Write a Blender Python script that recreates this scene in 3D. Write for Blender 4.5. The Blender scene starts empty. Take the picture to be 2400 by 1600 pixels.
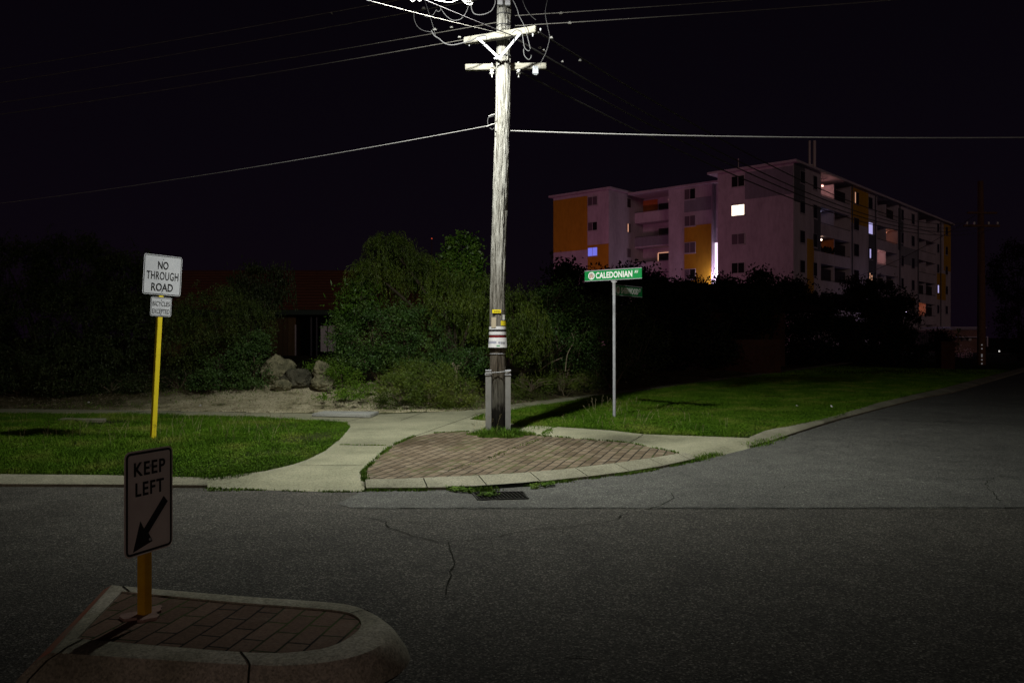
import bpy, bmesh, math, random
import numpy as np
from mathutils import Vector, Matrix, noise
from mathutils.geometry import tessellate_polygon
R = math.radians
random.seed(4)
rng = np.random.default_rng(11)
S = bpy.context.scene
COL = S.collection

# ------------------------------------------------------------------ camera
F = 1867.0            # focal length in photograph pixels (2400 wide)
CH = 1.6              # camera height
HZ = 790.0            # horizon row
cam_d = bpy.data.cameras.new("camera")
cam_d.lens = 36.0 * F / 2400.0
cam_d.sensor_width = 36.0
cam_d.clip_start = 0.1
cam_d.clip_end = 2000
cam_d.shift_y = -(800 - HZ) / 2400.0
cam = bpy.data.objects.new("camera", cam_d)
cam.location = (0, 0, CH)
cam.rotation_euler = (R(90), 0, 0)
COL.objects.link(cam)
S.camera = cam

# ------------------------------------------------------------------ night sky
world = bpy.data.worlds.new("World")
S.world = world
world.use_nodes = True
wn = world.node_tree
bg = wn.nodes["Background"]
sky = wn.nodes.new("ShaderNodeTexSky")
sky.sky_type = 'NISHITA'
sky.sun_disc = False
sky.sun_elevation = R(3)
sky.sun_rotation = R(190)
tc = wn.nodes.new("ShaderNodeTexCoord")
sep = wn.nodes.new("ShaderNodeSeparateXYZ")
ramp = wn.nodes.new("ShaderNodeValToRGB")
ramp.color_ramp.elements[0].position = 0.0
ramp.color_ramp.elements[0].color = (0.0028, 0.0013, 0.0038, 1)
ramp.color_ramp.elements[1].position = 0.55
ramp.color_ramp.elements[1].color = (0.0012, 0.0007, 0.0016, 1)
mixw = wn.nodes.new("ShaderNodeMix")
mixw.data_type = 'RGBA'
mixw.inputs[0].default_value = 0.0002
wn.links.new(tc.outputs["Generated"], sep.inputs[0])
wn.links.new(sep.outputs["Z"], ramp.inputs[0])
wn.links.new(ramp.outputs[0], mixw.inputs["A"])
wn.links.new(sky.outputs[0], mixw.inputs["B"])
wn.links.new(mixw.outputs["Result"], bg.inputs["Color"])
bg.inputs["Strength"].default_value = 1.0

# ------------------------------------------------------------------ glow of the town behind the camera (very weak, warm pink)
sun_d = bpy.data.lights.new("town_glow", 'SUN')
sun_d.energy = 0.125
sun_d.color = (1.0, 0.72, 0.62)
sun_d.angle = R(12)
sun = bpy.data.objects.new("town_glow", sun_d)
COL.objects.link(sun)
sdir = Vector((-0.10, 0.98, -0.14))
sun.rotation_euler = sdir.to_track_quat('-Z', 'Y').to_euler()

# street lamp light (its housing and arm are parts of the pole, further down)
LAMP = Vector((-0.87, 10.4, 6.95))
LAMP_POWER = 2850
LAMP_TILT = Vector((0.11, 0.36, -1.0))
LAMP_COL = (1.0, 1.0, 0.93)

S.view_settings.view_transform = 'Standard'
S.view_settings.look = 'None'
S.view_settings.exposure = 0.0
S.view_settings.gamma = 1.0
S.render.engine = 'CYCLES'
S.cycles.max_bounces = 4
S.cycles.diffuse_bounces = 2
S.cycles.glossy_bounces = 2
S.cycles.transmission_bounces = 2
S.cycles.use_denoising = True
S.cycles.use_fast_gi = False
S.cycles.sample_clamp_indirect = 4.0

# ------------------------------------------------------------------ helpers
def W(px, py, d):
    return Vector(((px - 1200) / F * d, d, CH - (py - HZ) / F * d))

def G(px, py, z=0.0):
    d = (CH - z) * F / (py - HZ)
    return Vector(((px - 1200) / F * d, d, z))

def tag(o, label=None, cat=None, group=None, kind=None):
    if label: o["label"] = label
    if cat: o["category"] = cat
    if group: o["group"] = group
    if kind: o["kind"] = kind
    return o

def empty(name, loc=(0, 0, 0), rz=0.0, label=None, cat=None, group=None):
    o = bpy.data.objects.new(name, None)
    o.location = loc
    o.rotation_euler = (0, 0, rz)
    o.empty_display_size = 0.2
    COL.objects.link(o)
    return tag(o, label, cat, group)

def mk(name, verts, faces, mat, parent=None, smooth=False):
    me = bpy.data.meshes.new(name)
    me.from_pydata([tuple(v) for v in verts], [], faces)
    me.materials.append(mat)
    if smooth:
        me.polygons.foreach_set("use_smooth", [True] * len(me.polygons))
    me.update()
    o = bpy.data.objects.new(name, me)
    COL.objects.link(o)
    if parent: o.parent = parent
    return o

def mk_np(name, V, FQ, mat, parent=None, smooth=False):
    """V (n,3) float, FQ (m,k) int"""
    me = bpy.data.meshes.new(name)
    k = FQ.shape[1]
    me.vertices.add(len(V)); me.vertices.foreach_set("co", V.astype(np.float32).ravel())
    me.loops.add(FQ.size); me.loops.foreach_set("vertex_index", FQ.astype(np.int32).ravel())
    me.polygons.add(len(FQ)); me.polygons.foreach_set("loop_start", np.arange(0, FQ.size, k, dtype=np.int32))
    if smooth:
        me.polygons.foreach_set("use_smooth", np.ones(len(FQ), dtype=bool))
    me.update(calc_edges=True)
    me.materials.append(mat)
    o = bpy.data.objects.new(name, me)
    COL.objects.link(o)
    if parent: o.parent = parent
    return o

class MB:
    def __init__(s): s.v = []; s.f = []
    def add(s, vs, fs):
        n = len(s.v); s.v += [Vector(v) for v in vs]; s.f += [[i + n for i in f] for f in fs]
    def box(s, x0, x1, y0, y1, z0, z1, M=None):
        vs = [Vector((x, y, z)) for z in (z0, z1) for y in (y0, y1) for x in (x0, x1)]
        if M is not None: vs = [M(v) for v in vs]
        s.add(vs, [(0, 2, 3, 1), (4, 5, 7, 6), (0, 1, 5, 4), (2, 6, 7, 3), (0, 4, 6, 2), (1, 3, 7, 5)])
    def bar(s, a, b, w, h, up=Vector((0, 0, 1))):
        a = Vector(a); b = Vector(b); d = (b - a).normalized()
        sx = d.cross(up).normalized(); sz = sx.cross(d).normalized()
        vs = []
        for p in (a, b):
            for j in (-1, 1):
                for i in (-1, 1):
                    vs.append(p + sx * (i * w / 2) + sz * (j * h / 2))
        s.add(vs, [(0, 2, 3, 1), (4, 5, 7, 6), (0, 1, 5, 4), (2, 6, 7, 3), (0, 4, 6, 2), (1, 3, 7, 5)])
    def tube(s, pts, r, n=8, cap=True):
        pts = [Vector(p) for p in pts]
        rs = r if isinstance(r, (list, tuple)) else [r] * len(pts)
        base = len(s.v)
        prev = None
        for i, p in enumerate(pts):
            t = (pts[min(i + 1, len(pts) - 1)] - pts[max(i - 1, 0)]).normalized()
            if prev is None:
                ref = Vector((0, 0, 1)) if abs(t.z) < 0.9 else Vector((1, 0, 0))
                u = t.cross(ref).normalized()
            else:
                u = (prev - t * prev.dot(t)).normalized()
            prev = u
            w = t.cross(u)
            for k in range(n):
                a = 2 * math.pi * k / n
                s.v.append(p + (u * math.cos(a) + w * math.sin(a)) * rs[i])
        for i in range(len(pts) - 1):
            for k in range(n):
                a = base + i * n + k; b = base + i * n + (k + 1) % n
                s.f.append([a, b, b + n, a + n])
        if cap:
            s.f.append([base + k for k in range(n)][::-1])
            s.f.append([base + (len(pts) - 1) * n + k for k in range(n)])
    def lathe(s, c, prof, n=16):
        c = Vector(c)
        s_pts = []
        base = len(s.v)
        for (r, z) in prof:
            for k in range(n):
                a = 2 * math.pi * k / n
                s.v.append(c + Vector((r * math.cos(a), r * math.sin(a), z)))
        for i in range(len(prof) - 1):
            for k in range(n):
                a = base + i * n + k; b = base + i * n + (k + 1) % n
                s.f.append([a, b, b + n, a + n])
        s.f.append([base + k for k in range(n)][::-1])
        s.f.append([base + (len(prof) - 1) * n + k for k in range(n)])
    def prism(s, poly, y0, y1, M=None):
        """poly: list of (x,z), extruded along y"""
        n = len(poly)
        vs = [Vector((x, y0, z)) for x, z in poly] + [Vector((x, y1, z)) for x, z in poly]
        if M is not None: vs = [M(v) for v in vs]
        tris = tessellate_polygon([[Vector((x, z, 0)) for x, z in poly]])
        fs = [tuple(t) for t in tris] + [tuple(i + n for i in t[::-1]) for t in tris]
        fs += [(i, (i + 1) % n, (i + 1) % n + n, i + n) for i in range(n)]
        s.add(vs, fs)
    def slab(s, poly, z0, z1):
        """poly: list of (x,y)"""
        n = len(poly)
        vs = [Vector((x, y, z0)) for x, y in poly] + [Vector((x, y, z1)) for x, y in poly]
        tris = tessellate_polygon([[Vector((x, y, 0)) for x, y in poly]])
        fs = [tuple(t) for t in tris] + [tuple(i + n for i in t[::-1]) for t in tris]
        fs += [(i, (i + 1) % n, (i + 1) % n + n, i + n) for i in range(n)]
        s.add(vs, fs)
    def build(s, name, mat, parent=None, smooth=False, bevel=0):
        o = mk(name, s.v, s.f, mat, parent, smooth)
        bm = bmesh.new(); bm.from_mesh(o.data)
        bmesh.ops.recalc_face_normals(bm, faces=bm.faces)
        if bevel:
            bmesh.ops.bevel(bm, geom=[e for e in bm.edges if len(e.link_faces) == 2 and e.calc_face_angle(0) > 0.5],
                            offset=bevel, segments=2, affect='EDGES', clamp_overlap=True)
        bm.to_mesh(o.data); bm.free()
        if smooth:
            o.data.polygons.foreach_set("use_smooth", [True] * len(o.data.polygons))
            try:
                o.data.set_sharp_from_angle(angle=R(40))
            except Exception:
                pass
        return o

def rrect(w, h, r, n=6, cx=0, cz=0):
    pts = []
    for (sx, sz, a0) in ((1, 1, 0), (-1, 1, 90), (-1, -1, 180), (1, -1, 270)):
        for k in range(n + 1):
            a = R(a0 + 90 * k / n)
            pts.append((cx + sx * (w / 2 - r) + r * math.cos(a), cz + sz * (h / 2 - r) + r * math.sin(a)))
    return pts

# ------------------------------------------------------------------ materials
def mat(name, color=(0.5, 0.5, 0.5), rough=0.7, spec=0.3, metal=0.0, emit=None, estr=0.0):
    m = bpy.data.materials.new(name); m.use_nodes = True
    b = m.node_tree.nodes["Principled BSDF"]
    b.inputs["Base Color"].default_value = (*color, 1)
    b.inputs["Roughness"].default_value = rough
    b.inputs["Specular IOR Level"].default_value = spec
    b.inputs["Metallic"].default_value = metal
    if emit:
        b.inputs["Emission Color"].default_value = (*emit, 1)
        b.inputs["Emission Strength"].default_value = estr
    return m

class NT:
    def __init__(s, m):
        s.m = m; s.t = m.node_tree; s.b = s.t.nodes["Principled BSDF"]
    def n(s, ty, **kw):
        x = s.t.nodes.new(ty)
        for k, v in kw.items(): setattr(x, k, v)
        return x
    def l(s, a, b): s.t.links.new(a, b)
    def coord(s, kind="Object", scale=(1, 1, 1), rot=(0, 0, 0)):
        c = s.n("ShaderNodeTexCoord"); mp = s.n("ShaderNodeMapping")
        mp.inputs["Scale"].default_value = scale; mp.inputs["Rotation"].default_value = rot
        s.l(c.outputs[kind], mp.inputs[0]); return mp.outputs[0]
    def noise(s, vec, scale, detail=4, rough=0.6, lac=2.0):
        x = s.n("ShaderNodeTexNoise"); x.inputs["Scale"].default_value = scale
        x.inputs["Detail"].default_value = detail; x.inputs["Roughness"].default_value = rough
        s.l(vec, x.inputs["Vector"]); return x.outputs["Fac"]
    def ramp(s, fac, stops):
        x = s.n("ShaderNodeValToRGB"); e = x.color_ramp.elements
        while len(e) < len(stops): e.new(0.5)
        for i, (p, c) in enumerate(stops):
            e[i].position = p; e[i].color = (*c, 1) if len(c) == 3 else c
        s.l(fac, x.inputs[0]); return x.outputs[0]
    def mix(s, fac, a, b, mode='MIX'):
        x = s.n("ShaderNodeMix"); x.data_type = 'RGBA'; x.blend_type = mode
        for i, v in ((0, fac), ("A", a), ("B", b)):
            if hasattr(v, 'default_value') or hasattr(v, 'links'): s.l(v, x.inputs[i])
            elif isinstance(v, (int, float)): x.inputs[i].default_value = v
            else: x.inputs[i].default_value = (*v, 1)
        return x.outputs["Result"]
    def bump(s, h, strength=0.5, dist=0.01, prev=None):
        x = s.n("ShaderNodeBump"); x.inputs["Strength"].default_value = strength
        x.inputs["Distance"].default_value = dist
        s.l(h, x.inputs["Height"])
        if prev is not None: s.l(prev, x.inputs["Normal"])
        return x.outputs["Normal"]
    def color(s, c): s.l(c, s.b.inputs["Base Color"])
    def normal(s, c): s.l(c, s.b.inputs["Normal"])

def noisy(name, c0, c1, scale=6, rough=0.8, spec=0.2, detail=6, lo=0.35, hi=0.65, bump=0.0, bscale=60, bdist=0.01, sc=(1, 1, 1)):
    m = mat(name, c0, rough, spec); t = NT(m); v = t.coord("Object", sc)
    t.color(t.ramp(t.noise(v, scale, detail), [(lo, c0), (hi, c1)]))
    if bump: t.normal(t.bump(t.noise(v, bscale, 4), bump, bdist))
    return m

def asphalt(name, base, agg, gscale, contrast, bump):
    m = mat(name, base, 0.88, 0.25); t = NT(m); v = t.coord("Object")
    big = t.noise(v, 0.35, 5)
    mid = t.noise(v, 2.6, 6, 0.7)
    vo = t.n("ShaderNodeTexVoronoi"); vo.inputs["Scale"].default_value = gscale; t.l(v, vo.inputs["Vector"])
    sepc = t.n("ShaderNodeSeparateColor"); t.l(vo.outputs["Color"], sepc.inputs[0])
    st = t.ramp(sepc.outputs[0], [(0.0, tuple(c * (1 - contrast) for c in base)), (0.55, base), (0.86, agg), (1.0, tuple(min(1, c * 2.2) for c in agg))])
    vo2 = t.n("ShaderNodeTexVoronoi"); vo2.inputs["Scale"].default_value = gscale * 0.24; t.l(v, vo2.inputs["Vector"])
    sc2 = t.n("ShaderNodeSeparateColor"); t.l(vo2.outputs["Color"], sc2.inputs[0])
    sp = t.ramp(sc2.outputs[1], [(0.985, (0, 0, 0)), (0.992, (1, 1, 1))])
    near = t.ramp(vo2.outputs["Distance"], [(0.12, (1, 1, 1)), (0.2, (0, 0, 0))])
    st = t.mix(t.mix(1.0, sp, near, 'MULTIPLY'), st, (0.42, 0.42, 0.38))
    c = t.mix(1.0, st, t.ramp(mid, [(0.3, (0.74, 0.74, 0.74)), (0.7, (1.2, 1.2, 1.17))]), 'MULTIPLY')
    c = t.mix(1.0, c, t.ramp(big, [(0.35, (0.82, 0.82, 0.82)), (0.65, (1.12, 1.12, 1.12))]), 'MULTIPLY')
    t.color(c)
    t.normal(t.bump(vo.outputs["Distance"], bump, 0.006))
    return m

M = {}
M['road'] = asphalt("coarse_asphalt", (0.056, 0.054, 0.046), (0.098, 0.094, 0.080), 105, 0.55, 0.8)
M['side_road'] = asphalt("smooth_asphalt", (0.082, 0.084, 0.076), (0.125, 0.125, 0.112), 120, 0.45, 0.45)
M['crack'] = mat("crack_tar", (0.018, 0.02, 0.014), 0.95, 0.05)

# concrete
def concrete(name, c0, c1, c2, streak=0):
    m = mat(name, c0, 0.88, 0.2); t = NT(m); v = t.coord("Object")
    a = t.ramp(t.noise(v, 1.1, 8, 0.65), [(0.3, c0), (0.5, c1), (0.7, c2)])
    b = t.ramp(t.noise(v, 45, 3, 0.7), [(0.3, (0.72, 0.72, 0.72)), (0.6, (1.06, 1.06, 1.06))])
    c = t.mix(1.0, a, b, 'MULTIPLY')
    v3 = t.n("ShaderNodeTexVoronoi"); v3.inputs["Scale"].default_value = 110; t.l(v, v3.inputs["Vector"])
    s3 = t.n("ShaderNodeSeparateColor"); t.l(v3.outputs["Color"], s3.inputs[0])
    c = t.mix(1.0, c, t.ramp(s3.outputs[0], [(0.0, (0.7, 0.7, 0.68)), (0.5, (1, 1, 1)), (1.0, (1.22, 1.2, 1.15))]), 'MULTIPLY')
    t.color(c); t.normal(t.bump(t.noise(v, 130, 3), 0.4, 0.006))
    return m
M['concrete'] = concrete("footpath_concrete", (0.175, 0.18, 0.12), (0.255, 0.255, 0.172), (0.315, 0.31, 0.215))
M['kerb'] = concrete("kerb_concrete", (0.15, 0.15, 0.105), (0.24, 0.235, 0.17), (0.33, 0.32, 0.24))
M['island_kerb'] = concrete("island_concrete", (0.16, 0.155, 0.11), (0.34, 0.33, 0.25), (0.56, 0.53, 0.44))
M['red_kerb'] = noisy("reddish_kerb", (0.36, 0.12, 0.07), (0.26, 0.17, 0.12), 9, 0.85)
M['mortar_pink'] = noisy("pink_mortar", (0.34, 0.23, 0.19), (0.25, 0.17, 0.14), 30, 0.9)
M['joint'] = mat("joint_gap", (0.03, 0.03, 0.022), 0.95, 0.05)

def bricks(name, c1, c2, ang, bw, rh, pale=(0.36, 0.32, 0.25), moss=(0.05, 0.085, 0.012), mort=(0.012, 0.011, 0.007), palefac=0.45, msize=0.011):
    m = mat(name, c1, 0.85, 0.2); t = NT(m)
    v = t.coord("Object", rot=(0, 0, -ang))
    # uneven hand-laid rows: warp the coordinate a little
    vn = t.n("ShaderNodeTexNoise"); vn.inputs["Scale"].default_value = 1.3; vn.inputs["Detail"].default_value = 2
    t.l(v, vn.inputs["Vector"])
    vs = t.n("ShaderNodeVectorMath", operation='SUBTRACT'); vs.inputs[1].default_value = (0.5, 0.5, 0.5); t.l(vn.outputs["Color"], vs.inputs[0])
    vm = t.n("ShaderNodeVectorMath", operation='SCALE'); vm.inputs["Scale"].default_value = 0.045; t.l(vs.outputs[0], vm.inputs[0])
    va = t.n("ShaderNodeVectorMath", operation='ADD'); t.l(v, va.inputs[0]); t.l(vm.outputs[0], va.inputs[1])
    br = t.n("ShaderNodeTexBrick")
    br.inputs["Scale"].default_value = 1.0
    br.inputs["Brick Width"].default_value = bw; br.inputs["Row Height"].default_value = rh
    br.inputs["Mortar Size"].default_value = msize; br.inputs["Mortar Smooth"].default_value = 0.2
    br.inputs["Bias"].default_value = 0.0
    br.inputs["Color1"].default_value = (*c1, 1); br.inputs["Color2"].default_value = (*c2, 1)
    br.inputs["Mortar"].default_value = (*mort, 1)
    t.l(va.outputs[0], br.inputs["Vector"])
    pn = t.ramp(t.noise(t.coord("Object", (1, 1.9, 1), (0, 0, 0)), 3.0, 6, 0.75), [(0.56, (0, 0, 0)), (0.72, (palefac,) * 3)])
    c = t.mix(pn, br.outputs["Color"], pale)
    gr = t.ramp(t.noise(v, 55, 4, 0.7), [(0.3, (0.66, 0.66, 0.66)), (0.65, (1.1, 1.1, 1.1))])
    c = t.mix(1.0, c, gr, 'MULTIPLY')
    mo = t.ramp(t.noise(v, 1.6, 5, 0.6), [(0.5, mort), (0.62, moss)])
    c = t.mix(br.outputs["Fac"], c, mo)
    t.color(c)
    inv = t.n("ShaderNodeMath", operation='SUBTRACT'); inv.inputs[0].default_value = 1.0; t.l(br.outputs["Fac"], inv.inputs[1])
    n1 = t.bump(inv.outputs[0], 1.0, 0.012)
    t.normal(t.bump(t.noise(v, 70, 4), 0.5, 0.006, n1))
    return m
BANG = math.atan2(0.954, 0.30)
M['paving'] = bricks("brick_paving", (0.105, 0.078, 0.048), (0.185, 0.145, 0.098), BANG, 0.24, 0.122, pale=(0.40, 0.375, 0.30), palefac=0.6, msize=0.0095)
M['island_paving'] = bricks("island_brick_paving", (0.13, 0.080, 0.052), (0.20, 0.13, 0.09), R(79), 0.24, 0.119, palefac=0.2, msize=0.006)

M['dirt'] = None
def dirt():
    m = mat("sandy_soil", (0.25, 0.2, 0.13), 0.95, 0.1); t = NT(m); v = t.coord("Object")
    soil = t.ramp(t.noise(v, 1.4, 6, 0.75), [(0.32, (0.035, 0.042, 0.014)), (0.50, (0.10, 0.09, 0.045)), (0.66, (0.19, 0.165, 0.095))])
    sand = t.ramp(t.noise(v, 1.8, 6, 0.75), [(0.34, (0.10, 0.11, 0.045)), (0.44, (0.42, 0.385, 0.25)), (0.58, (0.62, 0.57, 0.40))])
    g = t.n("ShaderNodeTexGradient", gradient_type='SPHERICAL')
    mp = t.n("ShaderNodeMapping"); mp.vector_type = 'POINT'
    c = t.n("ShaderNodeTexCoord"); t.l(c.outputs["Object"], mp.inputs[0])
    mp.inputs["Scale"].default_value = (0.22, 0.32, 0.0); mp.inputs["Location"].default_value = (4.6 * 0.22, -16.9 * 0.32, 0)
    t.l(mp.outputs[0], g.inputs[0])
    ad = t.n("ShaderNodeMath", operation='MULTIPLY_ADD'); ad.inputs[1].default_value = 0.6; ad.inputs[2].default_value = -0.3; t.l(t.noise(v, 2.5, 5, 0.7), ad.inputs[0])
    a2 = t.n("ShaderNodeMath", operation='ADD'); t.l(g.outputs["Fac"], a2.inputs[0]); t.l(ad.outputs[0], a2.inputs[1])
    k = t.ramp(a2.outputs[0], [(0.05, (0, 0, 0)), (0.38, (1, 1, 1))])
    a = t.mix(k, soil, sand)
    b = t.ramp(t.noise(v, 28, 5, 0.8), [(0.3, (0.45, 0.45, 0.42)), (0.62, (1.15, 1.15, 1.1))])
    t.color(t.mix(1.0, a, b, 'MULTIPLY')); t.normal(t.bump(t.noise(v, 22, 6, 0.8), 1.0, 0.05)); return m
M['dirt'] = dirt()
M['soil'] = noisy("lawn_soil", (0.018, 0.026, 0.008), (0.03, 0.036, 0.012), 5, 0.95, 0.05)
M['farground'] = noisy("far_ground", (0.03, 0.032, 0.022), (0.05, 0.045, 0.03), 0.5, 0.95, 0.05)

def leafmat(name, c0, c1, c2, rough=0.55, spec=0.25, scale=1.6):
    m = mat(name, c0, rough, spec); t = NT(m); v = t.coord("Object")
    big = t.noise(v, scale, 3, 0.6)
    small = t.noise(v, 26, 2, 0.5)
    c = t.ramp(big, [(0.3, c0), (0.52, c1), (0.72, c2)])
    c = t.mix(1.0, c, t.ramp(small, [(0.3, (0.6, 0.62, 0.6)), (0.65, (1.3, 1.25, 1.2))]), 'MULTIPLY')
    t.color(c)
    return m
M['grass'] = leafmat("grass_blades", (0.038, 0.095, 0.005), (0.070, 0.150, 0.008), (0.165, 0.205, 0.036), 0.75, 0.10, 1.1)
M['dry'] = leafmat("dry_stalks", (0.30, 0.27, 0.15), (0.36, 0.33, 0.2), (0.4, 0.36, 0.22), 0.8, 0.1)
M['weed'] = leafmat("weed_leaves", (0.05, 0.11, 0.01), (0.08, 0.16, 0.015), (0.13, 0.2, 0.03), 0.7, 0.1, 3)
M['leaf_weep'] = leafmat("willow_leaves", (0.026, 0.052, 0.004), (0.056, 0.092, 0.009), (0.105, 0.145, 0.018))
M['leaf_ivy'] = leafmat("ivy_leaves", (0.030, 0.080, 0.008), (0.055, 0.125, 0.012), (0.09, 0.16, 0.02), 0.45, 0.35)
M['leaf_shrub'] = leafmat("shrub_leaves", (0.022, 0.058, 0.012), (0.042, 0.092, 0.017), (0.080, 0.130, 0.026))
M['leaf_olive'] = leafmat("olive_leaves", (0.038, 0.066, 0.008), (0.068, 0.105, 0.012), (0.12, 0.15, 0.022))
M['leaf_dark'] = leafmat("dark_leaves", (0.020, 0.035, 0.010), (0.030, 0.046, 0.012), (0.045, 0.06, 0.018))
M['leaf_glossy'] = leafmat("glossy_leaves", (0.03, 0.065, 0.018), (0.045, 0.09, 0.02), (0.06, 0.11, 0.03), 0.55, 0.2)
M['leaf_left'] = leafmat("feathery_leaves", (0.028, 0.052, 0.009), (0.050, 0.078, 0.014), (0.09, 0.115, 0.026))
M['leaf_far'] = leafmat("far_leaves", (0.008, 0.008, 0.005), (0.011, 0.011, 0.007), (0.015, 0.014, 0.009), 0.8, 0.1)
M['bark_dark'] = noisy("dark_bark", (0.055, 0.045, 0.03), (0.035, 0.03, 0.02), 20, 0.9, 0.1)
M['bark'] = noisy("bark", (0.16, 0.13, 0.09), (0.10, 0.08, 0.055), 20, 0.9, 0.1, bump=0.6, bscale=40)
M['twig'] = mat("twig", (0.22, 0.19, 0.13), 0.85, 0.1)
M['rock_dark'] = noisy("dark_limestone", (0.12, 0.115, 0.08), (0.05, 0.05, 0.035), 3.5, 0.95, 0.1, bump=1.0, bscale=14, bdist=0.08)
M['rock'] = noisy("limestone", (0.30, 0.28, 0.17), (0.10, 0.10, 0.06), 3.5, 0.95, 0.1, bump=1.0, bscale=14, bdist=0.08)

def woodmat():
    m = mat("weathered_pole_wood", (0.4, 0.39, 0.34), 0.9, 0.12); t = NT(m)
    v = t.coord("Object", (1, 1, 0.05))
    g = t.noise(v, 42, 8, 0.75)
    c = t.ramp(g, [(0.38, (0.035, 0.031, 0.024)), (0.47, (0.21, 0.205, 0.18)), (0.62, (0.39, 0.39, 0.36))])
    # lower down the timber keeps its old dark preservative
    co = t.n("ShaderNodeTexCoord"); se = t.n("ShaderNodeSeparateXYZ"); t.l(co.outputs["Object"], se.inputs[0])
    vb = t.coord("Object", (1, 1, 0.5))
    nz = t.noise(vb, 4.0, 4)
    ad = t.n("ShaderNodeMath", operation='MULTIPLY_ADD'); ad.inputs[1].default_value = 0.9; ad.inputs[2].default_value = -0.45; t.l(nz, ad.inputs[0])
    a2 = t.n("ShaderNodeMath", operation='ADD'); t.l(se.outputs["Z"], a2.inputs[0]); t.l(ad.outputs[0], a2.inputs[1])
    mr = t.n("ShaderNodeMapRange"); mr.inputs[1].default_value = 0.0; mr.inputs[2].default_value = 3.2; t.l(a2.outputs[0], mr.inputs[0])
    old = t.ramp(mr.outputs[0], [(0.0, (0.03, 0.027, 0.02)), (0.10, (0.04, 0.036, 0.03)), (0.14, (0.34, 0.33, 0.30)), (0.26, (0.36, 0.34, 0.30)), (0.33, (0.34, 0.28, 0.23)), (1.0, (1, 1, 1))])
    t.color(t.mix(1.0, c, old, 'MULTIPLY'))
    n1 = t.bump(g, 0.9, 0.02)
    t.normal(n1); return m
M['pole'] = woodmat()
M['arm_wood'] = noisy("crossarm_wood", (0.26, 0.25, 0.21), (0.15, 0.145, 0.12), 14, 0.85, 0.15, bump=0.5, bscale=40, sc=(0.3, 1, 1))
M['galv'] = noisy("galvanised_steel", (0.30, 0.31, 0.33), (0.38, 0.39, 0.41), 12, 0.5, 0.5)
M['stake'] = noisy("painted_steel_channel", (0.21, 0.21, 0.195), (0.26, 0.26, 0.245), 8, 0.6, 0.35)
M['porcelain'] = mat("porcelain", (0.75, 0.75, 0.72), 0.25, 0.5)
M['greybox'] = mat("grey_plastic", (0.24, 0.26, 0.28), 0.6, 0.3)
M['blackbox'] = mat("black_plastic", (0.02, 0.02, 0.02), 0.5, 0.4)
M['wire'] = mat("aluminium_wire", (0.15, 0.145, 0.13), 0.5, 0.4)
M['wire_black'] = mat("black_insulation", (0.035, 0.033, 0.035), 0.5, 0.4)
M['wire_far'] = mat("dark_wire", (0.06, 0.058, 0.056), 0.6, 0.3)
M['wire_grey'] = mat("grey_cable_sheath", (0.06, 0.06, 0.062), 0.6, 0.3)
M['wire_white'] = mat("pale_cable_sheath", (0.26, 0.26, 0.25), 0.6, 0.3)
M['yellow'] = noisy("yellow_post_paint", (0.62, 0.50, 0.015), (0.72, 0.58, 0.02), 6, 0.55, 0.3)
M['orange_post'] = noisy("amber_post_paint", (0.68, 0.40, 0.012), (0.56, 0.30, 0.01), 8, 0.55, 0.3)
M['signwhite'] = noisy("sign_sheeting", (0.50, 0.52, 0.55), (0.43, 0.45, 0.48), 3, 0.45, 0.3)
M['signdirty'] = noisy("dull_sign_sheeting", (0.80, 0.74, 0.68), (0.70, 0.64, 0.59), 4, 0.5, 0.3)
M['signblack'] = mat("sign_black", (0.015, 0.015, 0.016), 0.5, 0.3)
M['signgreen'] = mat("sign_green", (0.006, 0.24, 0.055), 0.45, 0.35)
M['letter'] = mat("letter_white", (0.80, 0.84, 0.80), 0.45, 0.3)
M['signback'] = mat("sign_back", (0.35, 0.35, 0.36), 0.5, 0.5)
M['emb_pink'] = mat("emblem_pink", (0.62, 0.46, 0.36), 0.5, 0.3)
M['tag_yellow'] = mat("tag_yellow", (0.75, 0.62, 0.02), 0.5, 0.3)
M['paper'] = noisy("weathered_paper", (0.72, 0.72, 0.72), (0.60, 0.60, 0.62), 20, 0.8, 0.1)
M['paper_tan'] = mat("tan_paper", (0.42, 0.36, 0.26), 0.8, 0.1)
M['paper_grey'] = mat("poster_band", (0.36, 0.37, 0.45), 0.8, 0.1)
M['poster_green'] = mat("poster_green", (0.10, 0.35, 0.16), 0.8, 0.1)
M['red_tape'] = mat("dark_red_tape", (0.16, 0.01, 0.012), 0.5, 0.3)
M['iron'] = mat("grate_iron", (0.035, 0.035, 0.03), 0.8, 0.2)
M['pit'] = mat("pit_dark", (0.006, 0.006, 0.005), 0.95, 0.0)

def wallpaint(name, c, var=0.16, stain=0.5):
    m = mat(name, c, 0.85, 0.15); t = NT(m); v = t.coord("Object", (1, 1, 0.35))
    a = t.ramp(t.noise(v, 0.5, 6, 0.65), [(0.3, tuple(x * (1 - var) for x in c)), (0.6, c), (0.8, tuple(min(1, x * (1 + var * .5)) for x in c))])
    b = t.ramp(t.noise(v, 3.5, 6, 0.75), [(0.3, (0.82, 0.80, 0.8)), (0.55, (1.03, 1.03, 1.03))])
    t.color(t.mix(1.0, a, b, 'MULTIPLY')); return m
M['wall'] = wallpaint("white_render", (0.52, 0.44, 0.50), 0.25)
M['wall_grey'] = wallpaint("grey_render", (0.24, 0.23, 0.27))
M['wall_dgrey'] = wallpaint("slate_render", (0.11, 0.11, 0.13))
M['wall_yellow'] = wallpaint("amber_render", (0.50, 0.27, 0.02))
M['wall_orange'] = wallpaint("orange_render", (0.62, 0.20, 0.06))
M['wfascia'] = wallpaint("fascia_paint", (0.50, 0.43, 0.48))
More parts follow.
